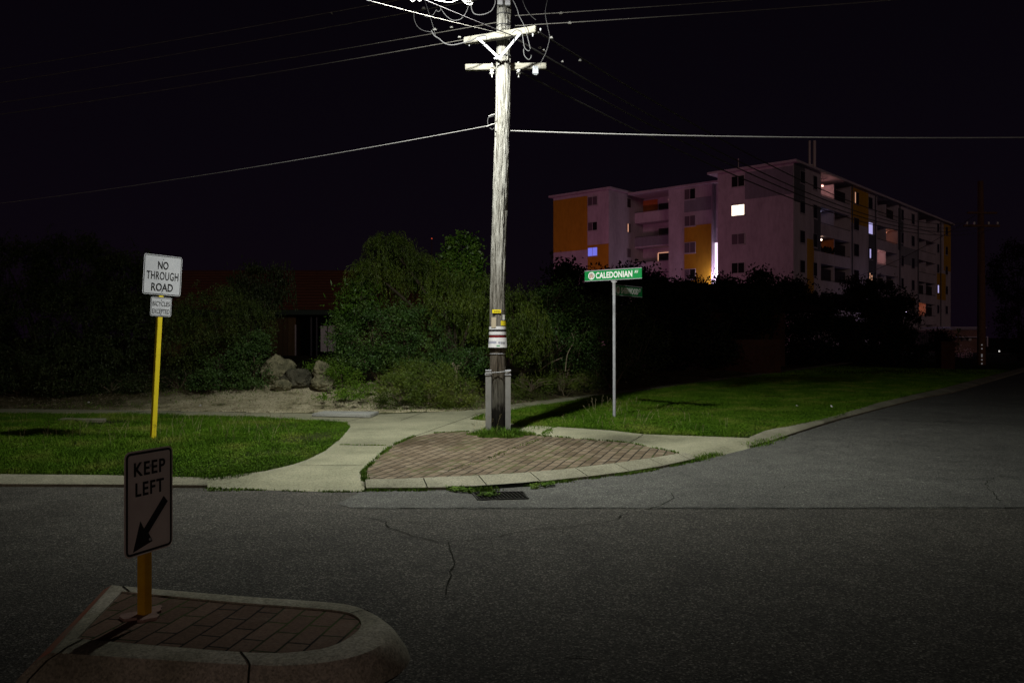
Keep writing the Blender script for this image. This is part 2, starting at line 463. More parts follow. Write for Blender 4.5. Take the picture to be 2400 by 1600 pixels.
M['balcony_shade'] = wallpaint("balcony_shade_tone", (0.035, 0.026, 0.03))  # shade of the darker balcony bays, put into colour
M['wframe'] = mat("window_frame", (0.50, 0.46, 0.48), 0.5, 0.3)
M['glass'] = mat("dark_glass", (0.015, 0.014, 0.014), 0.15, 0.5)
M['glass_curtain'] = mat("curtained_glass", (0.12, 0.09, 0.11), 0.4, 0.4)
M['lit_white'] = mat("lit_window_warm_white", (0.8, 0.7, 0.6), 0.6, 0.2, emit=(1.0, 0.80, 0.62), estr=2.6)
M['lit_blue'] = mat("lit_window_blue", (0.3, 0.3, 0.7), 0.6, 0.2, emit=(0.13, 0.16, 0.75), estr=0.9)
M['lit_pale'] = mat("pale_glow", (0.5, 0.5, 0.7), 0.6, 0.2, emit=(0.55, 0.50, 0.95), estr=0.75)
M['lit_warm'] = mat("lit_window_edge", (0.8, 0.5, 0.4), 0.6, 0.2, emit=(1.0, 0.50, 0.30), estr=0.6)
M['lit_stair'] = mat("lit_stair_glass", (0.8, 0.7, 0.8), 0.6, 0.2, emit=(1.0, 0.82, 1.0), estr=1.15)
M['bulb'] = mat("bulb", (1, 1, 1), 0.6, 0.2, emit=(1.0, 0.72, 0.5), estr=9.0)
M['tile'] = noisy("terracotta_tiles", (0.24, 0.10, 0.06), (0.18, 0.08, 0.05), 3, 0.9, 0.1)
M['brickwall'] = bricks("house_brick", (0.16, 0.11, 0.05), (0.10, 0.07, 0.035), 0.0, 0.24, 0.086, palefac=0.1, msize=0.008)
M['fascia_green'] = mat("dark_green_fascia", (0.03, 0.06, 0.05), 0.6, 0.3)
M['curtain'] = noisy("pale_curtain", (0.85, 0.85, 0.88), (0.78, 0.78, 0.82), 6, 0.8, 0.1)
M['farmast'] = mat("mast_metal", (0.55, 0.45, 0.46), 0.5, 0.4)
M['farpole'] = noisy("far_pole_wood", (0.14, 0.075, 0.045), (0.10, 0.05, 0.03), 6, 0.9, 0.1)

# ------------------------------------------------------------------ ground levels
KH = 0.07
def P2(seq, z=KH):
    return [G(x, y, z) for x, y in seq]

kerbA_b = [G(-700, 1138, 0), G(0, 1140, 0), G(240, 1141, 0), G(486, 1143, 0)]
kerbA_t = [G(-700, 1112, KH), G(0, 1113, KH), G(240, 1115, KH), G(486, 1121, KH)]
kerbB_b = P2([(858, 1150), (1006, 1149), (1109, 1147), (1224, 1139), (1373, 1123), (1469, 1111), (1549, 1098), (1632, 1079)], 0)
kerbB_t = P2([(856, 1127), (944, 1125), (1105, 1118), (1212, 1112), (1320, 1103), (1450, 1087), (1534, 1075), (1605, 1063)], KH)
kerbC_b = P2([(1757, 1050), (1815, 1034), (1880, 1012), (1974, 983), (2080, 955), (2165, 933), (2229, 922)], 0)
kerbC_t = P2([(1757, 1026), (1800, 1008), (1851, 1000), (1953, 977), (2050, 947), (2130, 927), (2187, 916)], KH)
sd = Vector((0.62, 0.785, 0)).normalized()     # the side street runs this way
kerbC_b += [kerbC_b[-1] + sd * 60]
kerbC_t += [kerbC_t[-1] + sd * 60]
ramp1_f = P2([(486, 1143), (600, 1147), (730, 1151), (858, 1151)], 0.004)
ramp1_b = P2([(486, 1121), (622, 1103), (720, 1083), (853, 1096)], KH)
ramp2_f = P2([(1632, 1079), (1690, 1067), (1757, 1050)], 0.004)
ramp2_b = P2([(1605, 1063), (1668, 1046), (1757, 1026)], KH)

# big ground sheet to the horizon
o = mk("ground", [(-900, -200, -0.03), (900, -200, -0.03), (900, 1500, -0.03), (-900, 1500, -0.03)], [(0, 1, 2, 3)], M['farground'])
tag(o, kind="structure")
# road (coarse asphalt)
o = mk("road", [(-70, -12, 0), (90, -12, 0), (90, 78, 0), (-70, 78, 0)], [(0, 1, 2, 3)], M['road'])
tag(o, kind="structure")
road = o
# side street (smoother, paler asphalt) laid over it as far as the seam
sr = [G(800, 1190, 0.004), G(1700, 1190, 0.004), G(2600, 1189, 0.004), Vector((28, 9.5, 0.004)), Vector((72, 70, 0.004)), Vector((48, 70, 0.004))]
front = [p.copy() for p in kerbB_b + ramp2_f[1:] + kerbC_b[1:]]
sr = [G(790, 1180, 0.004), G(830, 1191, 0.004), G(1700, 1191, 0.004), G(2700, 1190, 0.004), Vector((40, 9, 0.004)), Vector((90, 60, 0.004)), Vector((62, 66, 0.004))]
sr += [p + Vector((0, 0.05, 0)) for p in front[::-1]]
sr += [G(845, 1152, 0.004)]
tris = tessellate_polygon([[Vector((p.x, p.y, 0)) for p in sr]])
o = mk("side_road", [(p.x, p.y, 0.004) for p in sr], [tuple(t) for t in tris], M['side_road'])
tag(o, kind="structure")

# verge soil platform
far_l = Vector((-60, 60, 0)); 
verge_pts = [Vector((-70, kerbA_t[0].y, 0)), *kerbA_t, *ramp1_b[1:], *kerbB_t, *ramp2_b[1:], *kerbC_t[1:], Vector((40, 75, 0)), Vector((-70, 75, 0))]
mb = MB(); mb.slab([(p.x, p.y) for p in verge_pts], -0.02, KH - 0.012)
o = mb.build("verge", M['soil']); tag(o, kind="structure")

def pip(P, poly):
    x = P[:, 0]; y = P[:, 1]; ins = np.zeros(len(P), bool); n = len(poly)
    for i in range(n):
        x1, y1 = poly[i]; x2, y2 = poly[(i + 1) % n]
        c = ((y1 > y) != (y2 > y)) & (x < (x2 - x1) * (y - y1) / (y2 - y1 + 1e-12) + x1)
        ins ^= c
    return ins

# footpath concrete: one sheet, with its two ramps down to the road
left_front = [(-700, 966), (0, 968), (366, 972), (548, 975), (750, 985), (808, 989), (822, 999), (797, 1028), (760, 1057), (720, 1076), (687, 1088), (622, 1103)]
path_poly = P2(left_front) + [ramp1_b[2].copy(), ramp1_b[3].copy()] + \
    P2([(853, 1105), (887, 1071), (922, 1044), (971, 1023), (1017, 1015), (1071, 1010), (1239, 1019), (1346, 1027), (1476, 1038), (1591, 1062)]) + \
    [ramp2_b[0].copy(), ramp2_b[1].copy(), ramp2_b[2].copy()] + \
    P2([(1680, 1023), (1507, 1017), (1430, 1008), (1290, 999), (1234, 994), (1200, 992), (1137, 985), (1101, 982), (1137, 967), (1198, 961), (1350, 938), (1397, 929)])
pe = G(1397, 929, KH); pdv = Vector((0.56, 0.83, 0)).normalized()
path_poly += [pe + pdv * 45]
pb = G(1350, 927, KH)
path_poly += [pb + pdv * 45, pb] + P2([(1198, 947), (1134, 957), (1050, 964), (900, 970), (731, 969), (622, 967), (256, 960), (0, 957), (-700, 950)])
tris = tessellate_polygon([[Vector((p.x, p.y, 0)) for p in path_poly]])
mb = MB(); mb.add([(p.x, p.y, KH) for p in path_poly], [tuple(t) for t in tris])
def strip(mb, A, B, nsub=4):
    n = len(A)
    for i in range(n - 1):
        for k in range(nsub):
            f0 = k / nsub; f1 = (k + 1) / nsub
            e = lambda f: f * f * (3 - 2 * f) * 0.6 + f * 0.4
            q = []
            for (P, Q, f) in ((A[i], B[i], f0), (A[i + 1], B[i + 1], f0), (A[i + 1], B[i + 1], f1), (A[i], B[i], f1)):
                v = P.lerp(Q, f); v.z = P.z + (Q.z - P.z) * e(f); q.append(v)
            mb.add(q, [(0, 1, 2, 3)])
strip(mb, ramp1_f, ramp1_b); strip(mb, ramp2_f, ramp2_b)
o = mb.build("footpath", M['concrete']); tag(o, kind="structure")
footpath = o
# joints in the footpath: narrow dark strips
mb = MB()
def ribbon(mb, pts, w, z):
    pts = [Vector((p.x, p.y, z)) for p in pts]
    for i in range(len(pts) - 1):
        a, b = pts[i], pts[i + 1]; d = (b - a); d.z = 0
        if d.length < 1e-6: continue
        s = Vector((-d.y, d.x, 0)).normalized() * w / 2
        mb.add([a - s, b - s, b + s, a + s], [(0, 1, 2, 3)])
def jag(a, b, n, amp):
    out = [a.copy()]
    for i in range(1, n):
        p = a.lerp(b, i / n); p.x += random.uniform(-amp, amp); p.y += random.uniform(-amp, amp); out.append(p)
    out.append(b.copy()); return out
for a, b in (((797, 1042), (925, 1044)), ((700, 1089), (850, 1091)), ((971, 1022), (1130, 966)), ((812, 988), (885, 970)),
             ((940, 985), (1008, 960)), ((1270, 1017), (1300, 998)), ((1476, 1038), (1507, 1018)), ((560, 975), (590, 966)),
             ((300, 971), (345, 962)), ((60, 968), (110, 958)), ((1240, 955), (1222, 944)), ((1360, 936), (1335, 929))):
    mb = MB(); ribbon(mb, jag(G(*a, KH), G(*b, KH), 7, 0.006), 0.014, KH + 0.0035)
    mb.build("joint", M['joint'], footpath)

# brick paved corner
bp = P2([(853, 1105), (887, 1071), (922, 1044), (971, 1023), (1017, 1015), (1071, 1010), (1239, 1019), (1346, 1027), (1476, 1038), (1591, 1062)], KH + 0.008)
bp = bp + [p + Vector((0, 0.01, 0)) for p in kerbB_t[::-1]]
tris = tessellate_polygon([[Vector((p.x, p.y, 0)) for p in bp]])
o = mk("brick_paving", [(p.x, p.y, KH + 0.008) for p in bp], [tuple(t) for t in tris], M['paving'])
tag(o, kind="structure")

# kerbs: rounded mountable profile swept between bottom and top edges, cut into blocks
def kerb(name, Bt, Tp, m, seg=1.0, gap=0.012, top=0.0):
    def resample(P, n):
        L = [0]
        for i in range(len(P) - 1): L.append(L[-1] + (P[i + 1] - P[i]).length)
        out = []
        for k in range(n + 1):
            s = L[-1] * k / n; j = 0
            while j < len(L) - 2 and L[j + 1] < s: j += 1
            f = (s - L[j]) / max(1e-9, L[j + 1] - L[j]); out.append(P[j].lerp(P[j + 1], min(1, max(0, f))))
        return out
    n = 160
    B = resample(Bt, n); T = resample(Tp, n)
    prof = [(0, 0.0), (0.015, 0.36), (0.08, 0.46), (0.5, 0.74), (0.88, 0.97), (1.0, 1.0)]
    mbk = MB(); tot = 0; last = 0; start = 0
    cuts = []
    acc = 0
    for i in range(n):
        acc += (B[i + 1] - B[i]).length
        if acc >= seg: cuts.append(i + 1); acc = 0
    cuts = [0] + cuts + [n]
    for a, b in zip(cuts[:-1], cuts[1:]):
        if b <= a: continue
        rows = []
        for i in range(a, b + 1):
            bb = B[i].copy(); tt = T[i].copy()
            if i == a and a > 0: 
                d = (B[i + 1] - B[i]).normalized() * gap; bb += d; tt += d
            dz = random.uniform(-0.002, 0.002)
            h = tt.z
            rows.append([Vector((bb.x + (tt.x - bb.x) * u, bb.y + (tt.y - bb.y) * u, h * v)) for u, v in prof] +
                        [Vector((tt.x, tt.y, -0.01))])
        vs = [v for r in rows for v in r]; k = len(prof) + 1
        fs = []
        for r in range(len(rows) - 1):
            for c in range(k - 1):
                fs.append((r * k + c, (r + 1) * k + c, (r + 1) * k + c + 1, r * k + c + 1))
        fs.append(tuple(range(k))); fs.append(tuple((len(rows) - 1) * k + c for c in range(k))[::-1])
        mbk.add(vs, fs)
    return mbk
def raised(P, z): return [Vector((p.x, p.y, z)) for p in P]
mbk = kerb("kerb", kerbA_b, raised(kerbA_t, KH + 0.012), M['kerb'], 2.4)
o = mbk.build("kerb", M['kerb'], smooth=True); tag(o, kind="structure")
mbk = kerb("kerb", kerbB_b, raised(kerbB_t, KH + 0.02), M['kerb'], 0.62)
o = mbk.build("kerb", M['kerb'], smooth=True); tag(o, kind="structure")
mbk = kerb("kerb", kerbC_b, raised(kerbC_t, KH + 0.015), M['kerb'], 1.6)
o = mbk.build("kerb", M['kerb'], smooth=True); tag(o, kind="structure")

# cracks in the asphalt
mb = MB()
def crack(pts, w=0.012, z=0.008, amp=0.035):
    Q = []
    W3 = [G(x, y, 0) for x, y in pts]
    for a, b in zip(W3[:-1], W3[1:]):
        Q += jag(a, b, max(2, int((b - a).length / 0.10)), amp)[:-1]
    Q.append(W3[-1])
    for i in range(len(Q) - 1):
        ww = w * random.uniform(0.45, 1.0)
        ribbon(mb, [Q[i], Q[i + 1]], ww, z)
crack([(850, 1212), (905, 1224), (930, 1243), (990, 1262), (1050, 1272), (1130, 1262), (1240, 1243), (1340, 1236), (1420, 1225), (1490, 1200), (1550, 1185), (1580, 1168), (1572, 1155)], 0.011)
crack([(1050, 1272), (1062, 1310), (1058, 1350), (1045, 1395)], 0.008, amp=0.02)
crack([(905, 1222), (1010, 1228), (1130, 1215)], 0.007)
crack([(0, 1246), (160, 1235), (330, 1222), (430, 1207), (505, 1190)], 0.006)
crack([(690, 1222), (780, 1230), (850, 1225)], 0.005)
crack([(1320, 1240), (1350, 1275), (1400, 1285)], 0.005)
crack([(1838, 1145), (1860, 1130), (1990, 1127), (2110, 1122), (2260, 1125), (2330, 1120)], 0.008, amp=0.02)
crack([(2330, 1120), (2308, 1135), (2330, 1160), (2345, 1175)], 0.009, amp=0.02)
crack([(560, 1300), (640, 1290), (720, 1296), (800, 1282)], 0.005)
crack([(1490, 1200), (1640, 1215), (1760, 1212), (1840, 1228)], 0.005)
crack([(1130, 1262), (1180, 1290), (1260, 1302)], 0.005)
crack([(1400, 1166), (1500, 1165), (1560, 1160)], 0.005)
crack([(1980, 1320), (2150, 1335), (2300, 1355), (2400, 1380)], 0.006)
crack([(830, 1191), (1200, 1191), (1700, 1191), (2300, 1190), (2600, 1190)], 0.018, amp=0.012)
crack([(1320, 1545), (1360, 1540), (1400, 1543)], 0.012, amp=0.02)
mb.build("crack", M['crack'], road)

# ------------------------------------------------------------------ garden earth behind the footpath
def gdist(x, y):
    d1 = y - (16.0 + (0.17 * (-4 - x) if x < -4 else 0.15 * (x + 4)))
    p0x, p0y = -0.60, 17.1
    nx, ny = -0.83, 0.56
    d2 = (x - p0x) * nx + (y - p0y) * ny
    return min(d1, d2) if x > -3 else min(d1, d2 + 3)
def gh(x, y):
    d = gdist(x, y)
    if d < 0: return -0.12
    t = min(1, d / 3.2); s = t * t * (3 - 2 * t)
    mound = math.exp(-((x + 5.6) / 2.2) ** 2 - ((y - 18.6) / 1.5) ** 2) * 0.24
    z = KH - 0.01 + 0.24 * s + mound * t + 0.02 * min(d, 20) + 0.035 * noise.noise(Vector((x * 0.9, y * 0.9, 0))) * min(1, d / 0.6)
    return max(z, KH - 0.005 + 0.02 * min(1, d / 0.3))
xs = np.arange(-34, 14, 0.24); ys = np.arange(15.8, 44, 0.24)
V = []; idx = {}
for j, y in enumerate(ys):
    for i, x in enumerate(xs):
        V.append((x, y, gh(x, y)))
nx_ = len(xs); Fq = []
for j in range(len(ys) - 1):
    for i in range(nx_ - 1):
        a = j * nx_ + i
        Fq.append((a, a + 1, a + 1 + nx_, a + nx_))
o = mk_np("garden_ground", np.array(V), np.array(Fq), M['dirt'], smooth=True)
tag(o, kind="structure")

# ------------------------------------------------------------------ traffic island
isl = empty("traffic_island", (-1.4, 4.0, 0), 0, "brick paved traffic island with pale concrete kerb under the keep left sign", "traffic island")
inner = [(286, 1387), (531, 1411), (700, 1424), (796, 1433), (832, 1444), (846, 1460), (838, 1480), (796, 1508), (735, 1525), (612, 1532), (396, 1517), (180, 1498)]
outer = [(262, 1367), (531, 1390), (700, 1402), (816, 1413), (880, 1437), (915, 1470), (905, 1497), (850, 1527), (760, 1547), (633, 1554), (410, 1543), (118, 1524)]
IH = 0.15
inn = [G(x, y, IH - 0.006) - Vector((-1.4, 4.0, 0)) for x, y in inner]
out_t = [G(x, y, IH) - Vector((-1.4, 4.0, 0)) for x, y in outer]
ctr = sum(inn, Vector()) / len(inn)
out_b = []
for i, p in enumerate(out_t):
    a = out_t[i - 1]; b = out_t[(i + 1) % len(out_t)]
    dd = (b - a).normalized(); nrm = Vector((-dd.y, dd.x, 0))
    if nrm.dot(p - ctr) < 0: nrm = -nrm
    k = (0, 0.09, 0.09, 0.09, 0.10, 0.10, 0.08, 0.06, 0.045, 0.035, 0.03, 0)[i]
    if i in (0, len(out_t) - 1): nrm = Vector((-0.9, 0.2 if i == 0 else -0.25, 0)); k = 0.17
    q = p + nrm * k; q.z = 0.0; out_b.append(q)
def catmull(P, n, closed=True, sharp=()):
    out = []
    N = len(P)
    for i in range(N):
        p0, p1, p2, p3 = P[i - 1], P[i], P[(i + 1) % N], P[(i + 2) % N]
        if i in sharp: p0 = p1
        if (i + 1) % N in sharp: p3 = p2
        if i == N - 1:
            for k in range(n): out.append(p1.lerp(p2, k / n))
            continue
        for k in range(n):
            t = k / n
            out.append(0.5 * ((2 * p1) + (p2 - p0) * t + (2 * p0 - 5 * p1 + 4 * p2 - p3) * t * t + (3 * p1 - p0 - 3 * p2 + p3) * t ** 3))
    return out
SH = (0, 11)
I_ = catmull(inn, 8, sharp=SH); T_ = catmull(out_t, 8, sharp=SH); B_ = catmull(out_b, 8, sharp=SH)
n = len(I_)
prof_rows = []
for i in range(n):
    a, t, b = I_[i], T_[i], B_[i]
    row = [Vector((a.x, a.y, 0.02)), Vector((a.x, a.y, IH))]
    row.append(Vector((t.x, t.y, IH)).lerp(Vector((a.x, a.y, IH)), 0.25))
    row.append(Vector((t.x, t.y, IH - 0.008)))
    m1 = t.lerp(b, 0.35); row.append(Vector((m1.x, m1.y, IH * 0.74)))
    m2 = t.lerp(b, 0.86); row.append(Vector((m2.x, m2.y, IH * 0.22)))
    row.append(Vector((b.x, b.y, -0.01)))
    prof_rows.append(row)
def isl_kerb(rng_i, mt, name):
    mbk = MB(); k = len(prof_rows[0])
    vs = []
    for i in rng_i: vs += prof_rows[i % n]
    fs = []
    for r in range(len(rng_i) - 1):
        for c in range(k - 1): fs.append((r * k + c, r * k + c + 1, (r + 1) * k + c + 1, (r + 1) * k + c))
    mbk.add(vs, fs)
    return mbk.build(name, mt, isl, smooth=True)
isl_kerb(list(range(0, n - 8 + 1)), M['island_kerb'], "kerb")
# flat end block (left end) with a reddish face
mbk = MB(); k = 7; a = prof_rows[n - 8]; b = prof_rows[0]
mbk.add(a[:4] + b[:4], [(c, c + 1, 4 + c + 1, 4 + c) for c in range(3)])
mbk.build("end_kerb", M['island_kerb'], isl)
mbk = MB(); mbk.add(a[3:] + b[3:], [(c, c + 1, 4 + c + 1, 4 + c) for c in range(3)])
mbk.build("reddish_face", M['red_kerb'], isl)
vsI = [(p.x, p.y, IH - 0.010) for p in I_]
tris = tessellate_polygon([[Vector((p[0], p[1], 0)) for p in vsI]])
mk("brick_paving", vsI, [tuple(t) for t in tris], M['island_paving'], isl)
# kerb block joints
for i in (1, 29, 74, 87):
    mb = MB(); row = prof_rows[i % n][1:]
    for p, q in zip(row[:-1], row[1:]):
        d = (q - p); s = Vector((0.005, 0, 0)); up = Vector((0, -0.002, 0.004))
        mb.add([p - s + up, q - s + up, q + s + up, p + s + up], [(0, 1, 2, 3)])
    mb.build("joint", M['joint'], isl)

# ------------------------------------------------------------------ text
def text_mesh(name, s, width, height, cx, z0, m, parent, y=-0.006, bold=0.02, depth=0.0008, spacing=1.0):
    cu = bpy.data.curves.new(name, 'FONT'); cu.body = s; cu.size = 1.0; cu.offset = bold
    cu.extrude = 0.002; cu.space_character = spacing; cu.resolution_u = 4
    ob = bpy.data.objects.new(name, cu); COL.objects.link(ob)
    dg = bpy.context.evaluated_depsgraph_get(); dg.update()
    me = bpy.data.meshes.new_from_object(ob.evaluated_get(dg)); me.name = name
    bpy.data.objects.remove(ob)
    n = len(me.vertices); co = np.empty(n * 3, np.float32); me.vertices.foreach_get("co", co); co = co.reshape(-1, 3)
    mn = co.min(0); mx = co.max(0)
    x = (co[:, 0] - (mn[0] + mx[0]) / 2) * width / (mx[0] - mn[0]) + cx
    z = (co[:, 1] - mn[1]) * height / (mx[1] - mn[1]) + z0
    yy = y + np.where(co[:, 2] > 0, -depth, depth * 0.2)
    me.vertices.foreach_set("co", np.stack([x, yy, z], 1).astype(np.float32).ravel())
    me.materials.clear(); me.materials.append(m); me.update()
    o = bpy.data.objects.new(name, me); COL.objects.link(o); o.parent = parent
    return o

def orient(e, loc, th, lean=0.0, lean_x=0.0):
    e.location = loc
    e.rotation_euler = (Matrix.Rotation(R(lean), 3, 'Y') @ Matrix.Rotation(R(lean_x), 3, 'X') @ Matrix.Rotation(th, 3, 'Z')).to_euler()

def bordered(parent, w, h, cx, cz, r, face_m, name="sign_panel", ring=(0.012, 0.02), yb=0.0):
    mb = MB(); mb.prism(rrect(w, h, r, 6, cx, cz), yb - 0.003, yb)
    p = mb.build(name, face_m, parent)
    mb = MB()
    a = rrect(w - 2 * ring[0], h - 2 * ring[0], max(0.004, r - ring[0]), 6, cx, cz)
    b = rrect(w - 2 * (ring[0] + ring[1]), h - 2 * (ring[0] + ring[1]), max(0.003, r - ring[0] - ring[1]), 6, cx, cz)
    n = len(a); y = yb - 0.0045
    mb.add([(x, y, z) for x, z in a] + [(x, y, z) for x, z in b], [(i, (i + 1) % n, n + (i + 1) % n, n + i) for i in range(n)])
    mb.build("border", M['signblack'], parent)
    return p

# ---- keep left sign
KLb = G(349, 1440, IH); th = math.atan2(0.928, 0.371)
kl = empty("keep_left_sign", label="keep left arrow sign on a short amber post standing in the brick island", cat="road sign")
orient(kl, KLb, th, 0.0)
d0 = KLb.y
ztop = CH - (1056 - HZ) / F * d0 - IH + 0.01; zbot = CH - (1294 - HZ) / F * d0 - IH
hh = ztop - zbot; ww = hh * 0.585
zc = (ztop + zbot) / 2
mb = MB(); mb.box(-0.026, 0.026, 0.004, 0.056, -0.05, ztop - 0.04); mb.build("post", M['orange_post'], kl, bevel=0.004)
bordered(kl, ww, hh, 0, zc, 0.035, M['signdirty'], ring=(0.008, 0.012))
def kx(u): return (u - 0.5) * ww
def kz(v): return ztop - v * hh
text_mesh("lettering", "KEEP", (0.83 - 0.18) * ww, 0.132 * hh, kx(0.505), kz(0.243), M['signblack'], kl, y=-0.005, spacing=1.15)
text_mesh("lettering", "LEFT", (0.80 - 0.21) * ww, 0.132 * hh, kx(0.505), kz(0.436), M['signblack'], kl, y=-0.005, spacing=1.15)
mb = MB(); mb.prism([(kx(u), kz(v)) for u, v in ((0.80, 0.485), (0.885, 0.545), (0.475, 0.805), (0.56, 0.895), (0.165, 0.952), (0.31, 0.675), (0.385, 0.755))], -0.0055, -0.004)
mb.build("arrow", M['signblack'], kl)
for v in (0.16, 0.87):
    mb = MB(); mb.tube([(0.002, -0.001, kz(v)), (0.002, -0.010, kz(v))], 0.008, 8)
    mb.build("bolt", M['galv'], kl)
mb = MB()
pts = []
for k in range(22):
    a = 2 * math.pi * k / 22; r = 0.085 * (1 + 0.28 * math.sin(3 * a + 1) + 0.12 * math.sin(7 * a)); pts.append((r * math.cos(a) * 1.2, 0.035 + r * math.sin(a)))
mb.slab(pts, -0.012, 0.004); mb.build("mortar_collar", M['mortar_pink'], kl)

# ---- no through road sign
NT0 = G(361, 1030, KH); th = math.atan2(0.8, 0.6)
nt = empty("no_through_road_sign", label="white no through road sign on a tall leaning yellow post in the grass", cat="road sign")
orient(nt, NT0, th, 3.0)
d0 = NT0.y
def zz(y): return CH - (y - HZ) / F * d0 - KH
mb = MB(); mb.box(-0.036, 0.036, 0.004, 0.062, -0.05, zz(602)); mb.build("post", M['yellow'], nt, bevel=0.004)
zt, zb = zz(598), zz(691)
bordered(nt, 0.60, zt - zb, 0, (zt + zb) / 2, 0.035, M['signwhite'], ring=(0.009, 0.010))
H = zt - zb
text_mesh("lettering", "NO", 0.165, H * 0.20, 0.0, zt - H * 0.355, M['signblack'], nt, y=-0.005)
text_mesh("lettering", "THROUGH", 0.50, H * 0.205, 0.0, zt - H * 0.62, M['signblack'], nt, y=-0.005, bold=0.012, spacing=1.08)
text_mesh("lettering", "ROAD", 0.34, H * 0.20, 0.0, zt - H * 0.905, M['signblack'], nt, y=-0.005)
zt2, zb2 = zz(696), zz(741)
bordered(nt, 0.33, zt2 - zb2, 0, (zt2 + zb2) / 2, 0.025, M['signwhite'], name="small_panel", ring=(0.007, 0.008))
text_mesh("lettering", "BICYCLES", 0.27, 0.068, 0, zt2 - 0.132, M['signblack'], nt, y=-0.005, bold=0.0)
text_mesh("lettering", "EXCEPTED", 0.27, 0.068, 0, zb2 + 0.042, M['signblack'], nt, y=-0.005, bold=0.0)
for z in (zt - 0.06, zb + 0.05, zt2 - 0.04, zb2 + 0.035):
    mb = MB(); mb.tube([(0.002, -0.001, z), (0.002, -0.009, z)], 0.009, 8)
    mb.build("bolt", M['galv'], nt)

# ---- street name sign
SN = G(1440, 978, KH)
sn = empty("street_name_sign", label="grey pipe post carrying a green street name blade and a dark lower blade", cat="street sign")
orient(sn, SN, 0.0, -0.1)
d0 = SN.y
def zz(y): return CH - (y - HZ) / F * d0 - KH
mb = MB(); mb.tube([(0, 0, -0.1), (0, 0, zz(691))], 0.030, 20); mb.build("post", M['galv'], sn, smooth=True)
mb = MB(); mb.lathe((0, 0, 0), [(0.034, zz(692)), (0.034, zz(664)), (0.039, zz(663)), (0.039, zz(661)), (0.03, zz(660))], 20)
mb.box(-0.055, 0.055, -0.012, 0.012, zz(661), zz(658)); mb.build("bracket", M['signback'], sn, smooth=True)
def blade(th, x0, x1, zc, h, name_txt, suf, tx0, tx1, sx0, sx1, ex, label):
    Mx = Matrix.Rotation(th, 4, 'Z')
    bl = bpy.data.objects.new("blade", None)
    mb = MB(); mb.box(x0, x1, -0.009, 0.009, zc - h / 2, zc + h / 2)
    b = mb.build("blade", M['signgreen'], sn); b.rotation_euler = (0, 0, th); b["label"] = label
    bpy.data.objects.remove(bl)
    mb = MB()
    mb.box(x0 - 0.003, x1 + 0.003, -0.012, 0.012, zc + h / 2, zc + h / 2 + 0.012)
    mb.box(x0 - 0.003, x1 + 0.003, -0.012, 0.012, zc - h / 2 - 0.012, zc - h / 2)
    mb.build("edge_rail", M['galv'], b)
    th_ = h * 0.66
    text_mesh("lettering", name_txt, tx1 - tx0, th_, (tx0 + tx1) / 2, zc - th_ / 2, M['letter'], b, y=-0.0105, spacing=1.05, bold=0.03)
    text_mesh("lettering", suf, sx1 - sx0, th_ * 0.5, (sx0 + sx1) / 2, zc, M['letter'], b, y=-0.0105)
    # round council emblem
    r = h * 0.40
    mb = MB(); mb.prism([(ex + r * math.cos(2 * math.pi * k / 28), zc + r * math.sin(2 * math.pi * k / 28)) for k in range(28)], -0.0115, -0.0085)
    em = mb.build("emblem", M['letter'], b)
    return b, em, r
bl1, em, r = blade(math.atan2(-0.62, 0.785), -0.66, 0.60, zz(643.5), 0.185, "CALEDONIAN", "AV", -0.405, 0.40, 0.445, 0.525, -0.505, "green blade reading CALEDONIAN AV")
def emblem_marks(b, ex, zc, r):
    mb = MB()
    for k in range(15):
        a = R(-55 + 290 * k / 14); c = (ex + r * 0.64 * math.cos(a), zc + r * 0.64 * math.sin(a)); w = r * 0.09
        mb.prism([(c[0] - w, c[1] - w), (c[0] + w, c[1] - w), (c[0] + w, c[1] + w), (c[0] - w, c[1] + w)], -0.0125, -0.0112)
    for (rr, a0, a1) in ((0.16, -30, 210), (0.34, -40, 220)):
        for k in range(8):
            a = R(a0 + (a1 - a0) * k / 8); a2 = R(a0 + (a1 - a0) * (k + 1) / 8)
            p = Vector((ex + r * rr * math.cos(a), -0.0125, zc + r * rr * math.sin(a))); q = Vector((ex + r * rr * math.cos(a2), -0.0125, zc + r * rr * math.sin(a2)))
            mb.bar(p, q, r * 0.05, 0.001, Vector((0, 1, 0)))
    mb.build("emblem_marks", M['signblack'], b)
    mb = MB(); mb.prism([(ex + r * 0.5 * math.cos(2 * math.pi * k / 20), zc + r * 0.5 * math.sin(2 * math.pi * k / 20)) for k in range(20)], -0.0119, -0.0114)
    mb.build("emblem_centre", M['emb_pink'], b)
emblem_marks(bl1, -0.505, zz(644), r)
bl2, em, r = blade(math.atan2(0.8, 0.6), 0.035, 1.12, zz(679), 0.185, "SHERWOOD", "CT", 0.25, 0.95, 0.975, 1.06, 0.135, "dark unlit blade reading SHERWOOD CT")
emblem_marks(bl2, 0.135, zz(679), r)

# ------------------------------------------------------------------ utility pole
PB = Vector((-0.215, 12.6, KH))
up = empty("utility_pole", PB, 0, "weathered timber power pole with two crossarms lit white from its street lamp", "utility pole")
PD = 12.6
def pz(y): return CH - (y - HZ) / F * PD - KH          # height above the pole foot
def pxx(x): return (x - 1200) / F * PD - PB.x           # sideways from the foot
axis_px = [(1012, 1168.5), (860, 1167), (700, 1166), (560, 1169), (470, 1172), (350, 1176), (230, 1179), (100, 1180), (0, 1182.5), (-500, 1188)]
wid_px = [(1012, 42), (860, 38), (700, 36.5), (470, 35.5), (230, 35), (0, 33), (-500, 27)]
def interp(tab, y):
    tab = sorted(tab)
    if y <= tab[0][0]: return tab[0][1]
    for a, b in zip(tab[:-1], tab[1:]):
        if y <= b[0]: return a[1] + (b[1] - a[1]) * (y - a[0]) / (b[0] - a[0])
    return tab[-1][1]
